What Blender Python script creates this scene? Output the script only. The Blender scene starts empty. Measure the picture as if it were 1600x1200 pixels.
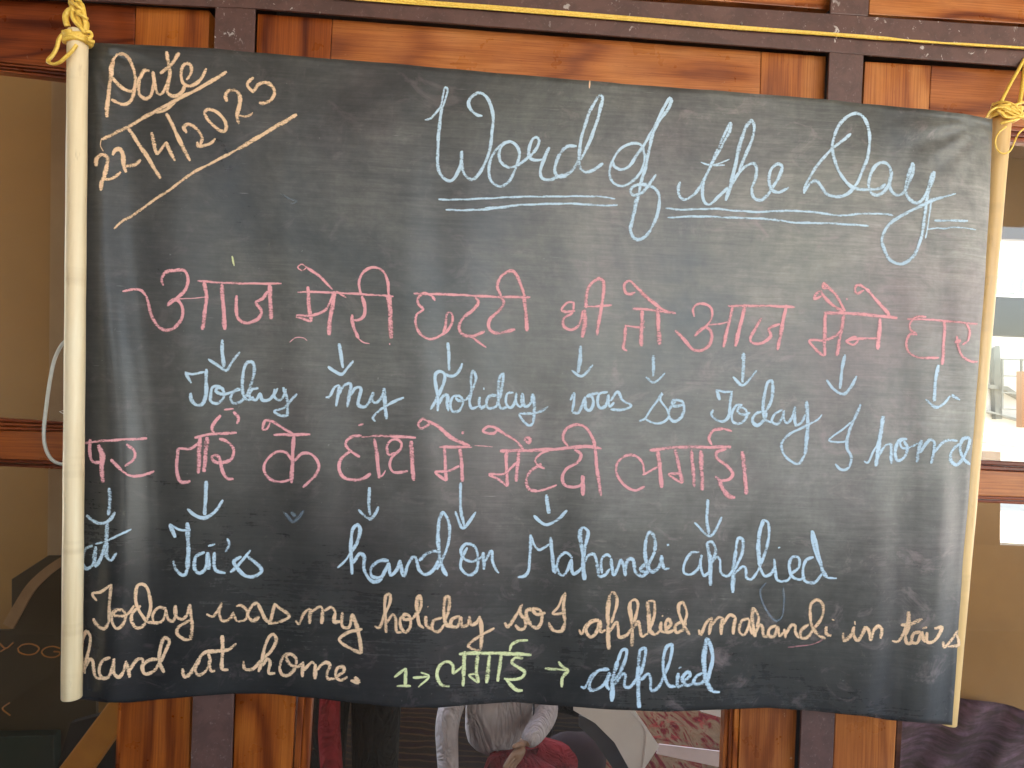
import bpy, bmesh, math, random
from mathutils import Vector, Matrix, noise as mnoise
random.seed(7)
sc = bpy.context.scene
C = sc.collection
PI = math.pi

# ---------------------------------------------------------------- camera
FPX = 1110.0                                   # focal length in photograph pixels
CAM = Vector((0.0, -1.20, 1.45))
YAW, PITCH, ROLL = math.radians(3.2), math.radians(1.0), math.radians(2.2)
FWD = Vector((math.sin(YAW) * math.cos(PITCH), math.cos(YAW) * math.cos(PITCH), math.sin(PITCH)))
_r0 = Vector((math.cos(YAW), -math.sin(YAW), 0.0))
_u0 = _r0.cross(FWD)
RIGHT = _r0 * math.cos(ROLL) + _u0 * math.sin(ROLL)
UP = _u0 * math.cos(ROLL) - _r0 * math.sin(ROLL)
cd = bpy.data.cameras.new('camera'); cam = bpy.data.objects.new('camera', cd); C.objects.link(cam)
cd.sensor_width = 36.0; cd.lens = FPX / 1600 * 36.0; cd.clip_start = 0.02; cd.clip_end = 400
m = Matrix((RIGHT, UP, -FWD)).transposed().to_4x4(); m.translation = CAM
cam.matrix_world = m
sc.camera = cam

# ---------------------------------------------------------------- sky and sun
SUN_EL, SUN_AZ = math.radians(66), math.radians(205)   # azimuth from +Y clockwise: behind and left of the camera
w = bpy.data.worlds.new('World'); sc.world = w; w.use_nodes = True
nt = w.node_tree; nt.nodes.clear()
sky = nt.nodes.new('ShaderNodeTexSky'); sky.sky_type = 'NISHITA'; sky.sun_disc = False
sky.sun_elevation = SUN_EL; sky.sun_rotation = SUN_AZ; sky.dust_density = 2.5; sky.air_density = 1.2
bg = nt.nodes.new('ShaderNodeBackground'); bg.inputs['Strength'].default_value = 0.15
wo = nt.nodes.new('ShaderNodeOutputWorld')
nt.links.new(sky.outputs[0], bg.inputs[0]); nt.links.new(bg.outputs[0], wo.inputs[0])
sl = bpy.data.lights.new('sun', 'SUN'); sl.energy = 4.0; sl.angle = math.radians(0.5); sl.color = (1.0, 0.95, 0.87)
so = bpy.data.objects.new('sun', sl); C.objects.link(so)
sd = Vector((math.sin(SUN_AZ) * math.cos(SUN_EL), math.cos(SUN_AZ) * math.cos(SUN_EL), math.sin(SUN_EL)))
so.rotation_euler = sd.to_track_quat('Z', 'Y').to_euler()
sc.view_settings.view_transform = 'Standard'; sc.view_settings.look = 'None'
sc.view_settings.exposure = 3.12; sc.view_settings.gamma = 1.0
sc.cycles.max_bounces = 8; sc.cycles.transparent_max_bounces = 24

# ---------------------------------------------------------------- helpers
def P(px, py, y):
    """the point of the plane Y = y that the photograph shows at pixel (px, py)"""
    d = FWD + RIGHT * ((px - 800) / FPX) - UP * ((py - 600) / FPX)
    t = (y - CAM.y) / d.y
    return CAM + d * t

def tag(o, label=None, cat=None, group=None, kind=None):
    if label: o['label'] = label
    if cat: o['category'] = cat
    if group: o['group'] = group
    if kind: o['kind'] = kind
    return o

def empty(name, loc, label, cat, group=None):
    o = bpy.data.objects.new(name, None); C.objects.link(o); o.location = loc
    o.empty_display_size = 0.05
    return tag(o, label, cat, group)

def link(name, bm, mat, parent=None, smooth=False, label=None, kind=None, recalc=True):
    """one mesh object with its origin at the middle of its shape"""
    if recalc: bmesh.ops.recalc_face_normals(bm, faces=bm.faces)
    co = [v.co for v in bm.verts]
    mid = Vector([(min(c[i] for c in co) + max(c[i] for c in co)) / 2 for i in range(3)])
    bmesh.ops.translate(bm, verts=bm.verts, vec=-mid)
    me = bpy.data.meshes.new(name); bm.to_mesh(me); bm.free()
    me.materials.append(mat)
    if smooth:
        for p in me.polygons: p.use_smooth = True
    o = bpy.data.objects.new(name, me); C.objects.link(o)
    o.location = mid
    if parent is not None:
        o.parent = parent
        pm = Vector(parent.location)
        q = parent.parent
        while q is not None: pm += Vector(q.location); q = q.parent
        o.location = mid - pm
    if label: o['label'] = label
    if kind: o['kind'] = kind
    return o

def prism(bm, pts, y0, y1):
    """closed prism: outline pts (x, z) swept from plane y0 to y1"""
    a = [bm.verts.new((p[0], y0, p[1])) for p in pts]
    b = [bm.verts.new((p[0], y1, p[1])) for p in pts]
    n = len(pts)
    bm.faces.new(a); bm.faces.new(b[::-1])
    for i in range(n):
        bm.faces.new((a[i], b[i], b[(i + 1) % n], a[(i + 1) % n]))
    return a

def board(name, quad, yf, thick, mat, parent=None, bev=0.0015, label=None, kind=None, wob=0.0):
    """a flat piece of the wall: its front outline as seen in the photograph, at plane yf"""
    bm = bmesh.new()
    pts = [(P(x, y, yf).x, P(x, y, yf).z) for x, y in quad]
    prism(bm, pts, yf, yf + thick)
    if bev:
        bmesh.ops.bevel(bm, geom=[e for e in bm.edges], offset=bev, segments=2, affect='EDGES', profile=0.6)
    return link(name, bm, mat, parent, label=label, kind=kind)

def box(bm, x0, x1, y0, y1, z0, z1):
    v = [bm.verts.new(c) for c in ((x0,y0,z0),(x1,y0,z0),(x1,y1,z0),(x0,y1,z0),(x0,y0,z1),(x1,y0,z1),(x1,y1,z1),(x0,y1,z1))]
    for f in ((0,3,2,1),(4,5,6,7),(0,1,5,4),(1,2,6,5),(2,3,7,6),(3,0,4,7)):
        bm.faces.new([v[i] for i in f])

def smooth_path(pts, step):
    """Catmull-Rom through pts (tuples of any length), resampled about every step"""
    pts = [tuple(map(float, p)) for p in pts]
    if len(pts) == 2:
        a, b = pts
        n = max(1, int(math.dist(a[:2], b[:2]) / step))
        return [tuple(a[k] + (b[k] - a[k]) * i / n for k in range(len(a))) for i in range(n + 1)]
    ext = [tuple(2 * a - b for a, b in zip(pts[0], pts[1]))] + pts + [tuple(2 * a - b for a, b in zip(pts[-1], pts[-2]))]
    out = []
    for i in range(1, len(ext) - 2):
        p0, p1, p2, p3 = ext[i - 1:i + 3]
        # centripetal-ish: scale the tangents by the shorter neighbour to avoid overshoot
        d1 = math.dist(p1, p2) or 1e-6; d0 = math.dist(p0, p1) or 1e-6; d2 = math.dist(p2, p3) or 1e-6
        t1 = [(c - a) * d1 / (d0 + d1) for a, c in zip(p0, p2)]
        t2 = [(c - a) * d1 / (d2 + d1) for a, c in zip(p1, p3)]
        n = max(1, int(d1 / step))
        for k in range(n):
            t = k / n; t_2 = t * t; t_3 = t_2 * t
            out.append(tuple((2*t_3-3*t_2+1)*b + (t_3-2*t_2+t)*u + (-2*t_3+3*t_2)*c + (t_3-t_2)*v
                             for b, c, u, v in zip(p1, p2, t1, t2)))
    out.append(pts[-1])
    return out

def tube(bm, pts, rad, seg=8, cap=True, flat=1.0):
    """a tube through 3-D points; rad a number or one per point; flat squashes its section"""
    pts = [Vector(p) for p in pts]
    n = len(pts)
    rads = rad if isinstance(rad, (list, tuple)) else [rad] * n
    rings = []
    t = (pts[1] - pts[0]).normalized()
    u = t.orthogonal().normalized()
    for i in range(n):
        t = (pts[min(i + 1, n - 1)] - pts[max(i - 1, 0)]).normalized()
        u = (u - t * u.dot(t)).normalized()
        v = t.cross(u)
        rings.append([bm.verts.new(pts[i] + (u * math.cos(2*PI*k/seg) + v * math.sin(2*PI*k/seg) * flat) * rads[i]) for k in range(seg)])
    for i in range(n - 1):
        for k in range(seg):
            bm.faces.new((rings[i][k], rings[i][(k+1) % seg], rings[i+1][(k+1) % seg], rings[i+1][k]))
    if cap:
        bm.faces.new(rings[0][::-1]); bm.faces.new(rings[-1])

# ---------------------------------------------------------------- materials
class NT:
    def __init__(s, name):
        s.m = bpy.data.materials.new(name); s.m.use_nodes = True
        s.t = s.m.node_tree; s.t.nodes.clear()
        s.out = s.t.nodes.new('ShaderNodeOutputMaterial')
    def n(s, typ, **kw):
        o = s.t.nodes.new('ShaderNode' + typ)
        for k, v in kw.items():
            if k.startswith('i_'): s.put(o.inputs[k[2:].replace('_', ' ')], v)
            else: setattr(o, k, v)
        return o
    def put(s, sock, v):
        if isinstance(v, bpy.types.NodeSocket): s.t.links.new(v, sock)
        elif isinstance(v, bpy.types.Node): s.t.links.new(v.outputs[0], sock)
        else:
            if sock.type == 'RGBA' and len(v) == 3: v = (*v, 1)
            sock.default_value = v
    def coord(s, scale=(1,1,1), rot=(0,0,0), rnd=True):
        tc = s.n('TexCoord'); mp = s.n('Mapping')
        s.put(mp.inputs['Vector'], tc.outputs['Object']); mp.inputs['Scale'].default_value = scale
        mp.inputs['Rotation'].default_value = rot
        if rnd:
            oi = s.n('ObjectInfo'); mu = s.n('VectorMath', operation='SCALE'); mu.inputs[0].default_value = (37, 19, 53)
            s.put(mu.inputs['Scale'], oi.outputs['Random'])
            ad = s.n('VectorMath', operation='ADD'); s.put(ad.inputs[0], mp.outputs[0]); s.put(ad.inputs[1], mu.outputs[0])
            return ad.outputs[0]
        return mp.outputs[0]
    def noise(s, vec, scale, detail=4, rough=0.55, dist=0.0):
        o = s.n('TexNoise'); s.put(o.inputs['Vector'], vec); o.inputs['Scale'].default_value = scale
        o.inputs['Detail'].default_value = detail; o.inputs['Roughness'].default_value = rough
        o.inputs['Distortion'].default_value = dist
        return o.outputs[0]
    def ramp(s, fac, stops, interp='LINEAR'):
        o = s.n('ValToRGB'); s.put(o.inputs[0], fac); cr = o.color_ramp; cr.interpolation = interp
        while len(cr.elements) < len(stops): cr.elements.new(0.5)
        for e, (p, c) in zip(cr.elements, stops):
            e.position = p; e.color = (*c, 1) if isinstance(c, (tuple, list)) else (c, c, c, 1)
        return o.outputs[0]
    def mix(s, fac, a, b, mode='MIX'):
        o = s.n('Mix', data_type='RGBA', blend_type=mode)
        s.put(o.inputs[0], fac); s.put(o.inputs[6], a); s.put(o.inputs[7], b)
        return o.outputs[2]
    def math(s, op, a, b=None, c=None, clamp=False):
        o = s.n('Math', operation=op, use_clamp=clamp)
        for i, v in enumerate((a, b, c)):
            if v is not None: s.put(o.inputs[i], v)
        return o.outputs[0]
    def bsdf(s, col, rough=0.6, bump=None, bstr=0.3, bdist=0.001, spec=0.5, **kw):
        o = s.n('BsdfPrincipled'); s.put(o.inputs['Base Color'], col); s.put(o.inputs['Roughness'], rough)
        s.put(o.inputs['Specular IOR Level'], spec)
        for k, v in kw.items(): s.put(o.inputs[k.replace('_', ' ')], v)
        if bump is not None:
            b = s.n('Bump'); b.inputs['Strength'].default_value = bstr; b.inputs['Distance'].default_value = bdist
            s.put(b.inputs['Height'], bump); s.put(o.inputs['Normal'], b.outputs[0])
        return o.outputs[0]
    def done(s, sh):
        s.put(s.out.inputs[0], sh); return s.m

def wood(name, axis, dark, mid, light, rough=0.33, rings=1.0, redden=None, scratch=0.0):
    """varnished teak, grain along 'x' or 'z'"""
    k = NT(name)
    s1 = (1.15, 3.0, 6.5 * rings) if axis == 'x' else (6.5 * rings, 3.0, 1.15)
    v = k.coord(s1)
    field = k.noise(v, 1.0, 2.2, 0.42, 0.25)
    wig = k.noise(k.coord((5, 5, 40) if axis == 'x' else (40, 5, 5)), 1.0, 3, 0.5)
    ph = k.math('ADD', k.math('MULTIPLY', field, 62.0), k.math('MULTIPLY', wig, 3.0))
    wave = k.math('ADD', k.math('MULTIPLY', k.math('SINE', ph), 0.5), 0.5)
    lines = k.math('POWER', wave, 9.0)
    soft = k.math('POWER', wave, 1.3)
    big = k.noise(k.coord((0.9, 2, 9) if axis == 'x' else (9, 2, 0.9)), 1.0, 3, 0.55, 0.3)
    col = k.ramp(k.math('ADD', k.math('MULTIPLY', big, 0.8), k.math('MULTIPLY', soft, -0.16)), [(0.14, dark), (0.34, mid), (0.58, light)])
    lm = k.ramp(k.noise(k.coord((2, 2, 5) if axis == 'x' else (5, 2, 2)), 1.0, 2, 0.5), [(0.35, 0.10), (0.62, 0.85)])
    col = k.mix(k.math('MULTIPLY', lines, lm), col, k.mix(1.0, col, (0.42, 0.26, 0.20), 'MULTIPLY'))
    s2 = (8, 60, 420) if axis == 'x' else (420, 60, 8)
    fib = k.noise(k.coord(s2), 1.0, 4, 0.65)
    col = k.mix(k.ramp(fib, [(0.36, 0.75), (0.60, 0.0)]), col, k.mix(1.0, col, (0.55, 0.42, 0.34), 'MULTIPLY'))
    s3 = (26, 20, 200) if axis == 'x' else (200, 20, 26)
    pore = k.noise(k.coord(s3), 2.4, 2, 0.6)
    col = k.mix(k.ramp(pore, [(0.67, 0.0), (0.75, 0.40)]), col, tuple(c * 0.25 for c in dark))
    vo = k.n('TexVoronoi', feature='F1'); k.put(vo.inputs['Vector'], k.coord((4, 1, 7) if axis == 'x' else (7, 1, 4))); vo.inputs['Scale'].default_value = 1.0
    kn = k.math('ADD', vo.outputs['Distance'], k.math('MULTIPLY', k.noise(k.coord((30, 30, 30)), 1.0, 3, 0.6), 0.10))
    col = k.mix(k.ramp(kn, [(0.085, 0.75), (0.14, 0.0)]), col, tuple(c * 0.22 for c in dark))
    # worn pale dabs, putty and dust on the varnish
    dab = k.noise(k.coord((1, 1, 1)), 38, 5, 0.7, 0.4)
    col = k.mix(k.ramp(dab, [(0.70, 0.0), (0.76, 0.35 + scratch)]), col, (0.62, 0.50, 0.36))
    blot = k.noise(k.coord((1, 1, 1)), 7, 4, 0.6, 0.3)
    col = k.mix(k.ramp(blot, [(0.35, 0.35), (0.6, 0.0)]), col, k.mix(1.0, col, (0.62, 0.48, 0.38), 'MULTIPLY'))
    rg = k.ramp(k.noise(k.coord((1, 1, 1)), 14, 4, 0.6), [(0.3, rough - 0.10), (0.7, rough + 0.10)])
    h = k.math('ADD', k.math('MULTIPLY', fib, 0.5), k.math('MULTIPLY', lines, -0.3))
    return k.done(k.bsdf(col, rg, h, 0.3, 0.0006, 0.45))

W_D, W_M, W_L = (0.14, 0.027, 0.005), (0.33, 0.082, 0.011), (0.52, 0.165, 0.024)
WZ = wood('teak_upright', 'z', W_D, W_M, W_L)
WX = wood('teak_level', 'x', W_D, W_M, W_L)
WXR = wood('teak_level_red', 'x', (0.11, 0.020, 0.006), (0.24, 0.050, 0.011), (0.38, 0.10, 0.020), rings=1.3)
WXP = wood('teak_level_pale', 'x', (0.26, 0.070, 0.016), (0.44, 0.145, 0.036), (0.57, 0.235, 0.070), rings=0.8)
WZP = wood('teak_upright_pale', 'z', (0.25, 0.068, 0.015), (0.42, 0.135, 0.03), (0.55, 0.22, 0.055), scratch=0.2)
WDK = wood('dark_teak', 'x', (0.05, 0.016, 0.008), (0.09, 0.03, 0.012), (0.14, 0.05, 0.02))

def paint_brown():
    k = NT('brown_paint')
    n1 = k.noise(k.coord((1, 1, 1)), 6, 4, 0.6)
    col = k.ramp(n1, [(0.3, (0.095, 0.044, 0.036)), (0.7, (0.135, 0.070, 0.056))])
    chip = k.noise(k.coord((1.3, 1, 1)), 55, 4, 0.65, 0.8)
    patch = k.noise(k.coord((1, 1, 1)), 4.5, 3, 0.6)
    f = k.math('MULTIPLY', k.ramp(chip, [(0.64, 0.0), (0.67, 1.0)]), k.ramp(patch, [(0.47, 0.0), (0.60, 1.0)]))
    col = k.mix(f, col, (0.62, 0.56, 0.52))
    drip = k.noise(k.coord((1, 1, 1)), 22, 5, 0.7, 0.5)
    col = k.mix(k.ramp(drip, [(0.42, 0.45), (0.55, 0.0)]), col, (0.05, 0.028, 0.024))
    dust = k.noise(k.coord((1, 1, 1)), 160, 3, 0.7)
    col = k.mix(k.ramp(dust, [(0.60, 0.0), (0.75, 0.28)]), col, (0.38, 0.31, 0.28))
    return k.done(k.bsdf(col, 0.42, k.noise(k.coord((1, 1, 1)), 90, 4, 0.6), 0.25, 0.0008))
BROWN = paint_brown()

def plain(name, a, b, scale=12, rough=0.6, bump=0.2, bd=0.001, spec=0.5, **kw):
    k = NT(name)
    n1 = k.noise(k.coord((1, 1, 1)), scale, 5, 0.6)
    return k.done(k.bsdf(k.ramp(n1, [(0.3, a), (0.7, b)]), rough, k.noise(k.coord((1, 1, 1)), scale * 6, 4, 0.6), bump, bd, spec, **kw))

REBATESHADE = plain('rebate_shade', (0.012, 0.008, 0.007), (0.02, 0.014, 0.012), 20, 0.8)  # shade of the door gaps put into the colour

def m_glass():
    k = NT('window_glass')
    fr = k.n('Fresnel'); ge = k.n('NewGeometry')
    k.put(fr.inputs['IOR'], k.math('SUBTRACT', 1.5, k.math('MULTIPLY', ge.outputs['Backfacing'], 1.5 - 1 / 1.5)))   # same sheen on both faces of the thin pane
    tr = k.n('BsdfTransparent'); k.put(tr.inputs[0], (0.93, 0.90, 0.83))
    wav = k.noise(k.coord((1, 1, 1)), 5, 2, 0.5)
    bp = k.n('Bump'); bp.inputs['Strength'].default_value = 0.05; bp.inputs['Distance'].default_value = 0.004; k.put(bp.inputs['Height'], wav)
    gl = k.n('BsdfGlossy'); gl.inputs['Roughness'].default_value = 0.015; k.put(gl.inputs['Normal'], bp.outputs[0])
    mx = k.n('MixShader'); k.put(mx.inputs[0], fr.outputs[0]); k.put(mx.inputs[1], tr.outputs[0]); k.put(mx.inputs[2], gl.outputs[0])
    # finger marks and dust film on the pane
    df = k.n('BsdfDiffuse'); k.put(df.inputs[0], (0.42, 0.34, 0.24))
    film = k.ramp(k.noise(k.coord((1, 1, 2.5)), 3.5, 5, 0.65, 0.5), [(0.35, 0.004), (0.75, 0.022)])
    m2 = k.n('MixShader'); k.put(m2.inputs[0], film); k.put(m2.inputs[1], mx.outputs[0]); k.put(m2.inputs[2], df.outputs[0])
    return k.done(m2.outputs[0])
GLASS = m_glass()

def m_board():
    k = NT('blackboard_cloth')
    v = k.coord((1, 1, 1), rnd=False)
    big = k.noise(v, 2.3, 7, 0.66, 0.6)
    mid = k.noise(k.coord((2.2, 1, 4.2), rnd=False), 3.6, 9, 0.74, 0.8)
    strk = k.noise(k.coord((4, 1, 190), rnd=False), 1.6, 6, 0.75, 0.3)
    wp1 = k.noise(k.coord((9, 1, 150), (0, math.radians(24), 0), rnd=False), 1.3, 5, 0.72, 0.5)
    wp2 = k.noise(k.coord((8, 1, 110), (0, math.radians(-58), 0), rnd=False), 1.3, 5, 0.72, 0.5)
    vst = k.noise(k.coord((40, 1, 2.2), rnd=False), 1.2, 6, 0.7, 0.3)
    pch = k.ramp(k.noise(k.coord((1, 1, 1), rnd=False), 4.1, 3, 0.6, 0.8), [(0.42, 0.0), (0.58, 1.0)])
    wipes = k.mix(pch, wp1, wp2)
    fine = k.noise(v, 60, 6, 0.75)
    dust = k.math('MULTIPLY', k.ramp(big, [(0.34, 0.16), (0.64, 1.0)]), k.ramp(mid, [(0.25, 0.42), (0.74, 1.0)]))
    dust = k.math('MULTIPLY', dust, k.ramp(strk, [(0.30, 0.80), (0.70, 1.12)]))
    dust = k.math('MULTIPLY', dust, k.ramp(wipes, [(0.35, 0.60), (0.68, 1.0)]))
    dust = k.math('MULTIPLY', dust, k.math('ADD', k.math('MULTIPLY', vst, 0.5), 0.85))
    dust = k.math('MULTIPLY', dust, k.math('ADD', k.math('MULTIPLY', fine, 0.9), 0.6))
    dust = k.math('MULTIPLY', dust, 1.6)
    # dust thinned to the left and below, painting in the sky sheen's fall-off
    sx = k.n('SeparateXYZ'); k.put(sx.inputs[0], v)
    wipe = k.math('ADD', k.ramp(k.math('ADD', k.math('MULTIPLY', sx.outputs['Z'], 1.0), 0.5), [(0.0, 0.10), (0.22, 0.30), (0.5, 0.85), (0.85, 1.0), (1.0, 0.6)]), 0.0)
    sheen_x = k.ramp(k.math('ADD', k.math('MULTIPLY', sx.outputs['X'], 0.72), 0.5), [(0.0, 0.26), (0.38, 0.46), (0.62, 0.95), (1.0, 1.0)])
    dust = k.math('MULTIPLY', k.math('MULTIPLY', dust, wipe), sheen_x)
    tint = k.ramp(k.noise(v, 3.1, 3, 0.55), [(0.35, (0.46, 0.45, 0.38)), (0.55, (0.47, 0.44, 0.40)), (0.68, (0.50, 0.41, 0.39))])
    base = k.ramp(k.noise(v, 8, 5, 0.6), [(0.3, (0.013, 0.014, 0.015)), (0.7, (0.023, 0.024, 0.025))])
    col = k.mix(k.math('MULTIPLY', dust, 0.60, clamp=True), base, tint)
    # pinkish and yellowish ghosts of wiped lettering
    gh = k.noise(k.coord((6, 1, 9), rnd=False), 2.2, 5, 0.72, 1.4)
    col = k.mix(k.math('MULTIPLY', k.ramp(gh, [(0.56, 0.0), (0.74, 0.34)]), sheen_x), col, (0.42, 0.32, 0.32))
    gy = k.noise(k.coord((9, 1, 7), rnd=False), 1.7, 5, 0.75, 1.8)
    col = k.mix(k.ramp(gy, [(0.66, 0.0), (0.78, 0.16)]), col, (0.42, 0.42, 0.28))
    speck = k.noise(v, 170, 3, 0.7)
    col = k.mix(k.ramp(speck, [(0.70, 0.0), (0.76, 0.30)]), col, (0.45, 0.45, 0.42))
    scr = k.noise(k.coord((14, 1, 420), (0, math.radians(9), 0), rnd=False), 1.0, 3, 0.6)
    col = k.mix(k.math('MULTIPLY', k.ramp(scr, [(0.70, 0.0), (0.76, 0.5)]), pch), col, (0.5, 0.48, 0.46))
    rough = k.math('ADD', k.math('MULTIPLY', dust, 0.36), 0.25, clamp=True)
    h = k.math('ADD', k.noise(k.coord((1.6, 1, 1), rnd=False), 420, 3, 0.6), k.math('MULTIPLY', k.noise(v, 30, 3, 0.5), 3.0))
    return k.done(k.bsdf(col, rough, h, 0.35, 0.0004, 0.5))
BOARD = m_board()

def m_chalk(name, col, dense=1.0):
    k = NT(name)
    uv = k.n('TexCoord'); s = k.n('SeparateXYZ'); k.put(s.inputs[0], uv.outputs['UV'])
    across = k.math('ABSOLUTE', k.math('SUBTRACT', k.math('MULTIPLY', s.outputs['X'], 2.0), 1.0))
    edge = k.math('SUBTRACT', 1.0, k.math('POWER', across, 2.4))
    g1 = k.noise(k.coord((1, 1, 1.5)), 430, 4, 0.7)
    g2 = k.noise(k.coord((1, 1, 6)), 120, 4, 0.7)
    g3 = k.noise(k.coord((1, 1, 1)), 34, 3, 0.6)
    rim = k.math('MULTIPLY', k.math('POWER', across, 2.0), 0.35)
    a = k.math('ADD', k.math('MULTIPLY', edge, 1.05), rim)
    a = k.math('ADD', a, k.math('MULTIPLY', k.math('SUBTRACT', g1, 0.5), 2.6))
    a = k.math('ADD', a, k.math('MULTIPLY', k.math('SUBTRACT', g2, 0.5), 2.2))
    a = k.math('ADD', a, k.math('MULTIPLY', k.math('SUBTRACT', g3, 0.5), 2.2))
    a = k.math('MULTIPLY', k.math('MULTIPLY', k.math('SUBTRACT', a, 0.05), 1.1, clamp=True), 0.93 * dense)
    c = k.mix(k.ramp(g1, [(0.3, 0.3), (0.6, 0.0)]), col, tuple(x * 0.8 for x in col))
    d = k.n('BsdfDiffuse'); k.put(d.inputs[0], c); d.inputs['Roughness'].default_value = 0.6
    t = k.n('BsdfTransparent'); mx = k.n('MixShader')
    k.put(mx.inputs[0], a); k.put(mx.inputs[1], t.outputs[0]); k.put(mx.inputs[2], d.outputs[0])
    return k.done(mx.outputs[0])
CHALK = {'orange': m_chalk('peach_chalk', (0.88, 0.64, 0.42)), 'blue': m_chalk('blue_chalk', (0.60, 0.74, 0.84)),
         'pink': m_chalk('pink_chalk', (0.86, 0.45, 0.47)), 'lime': m_chalk('lime_chalk', (0.80, 0.82, 0.47)),
         'faint': m_chalk('faint_blue_chalk', (0.36, 0.46, 0.56), 0.35), 'fadepink': m_chalk('faint_pink_chalk', (0.62, 0.32, 0.34), 0.55)}
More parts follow.
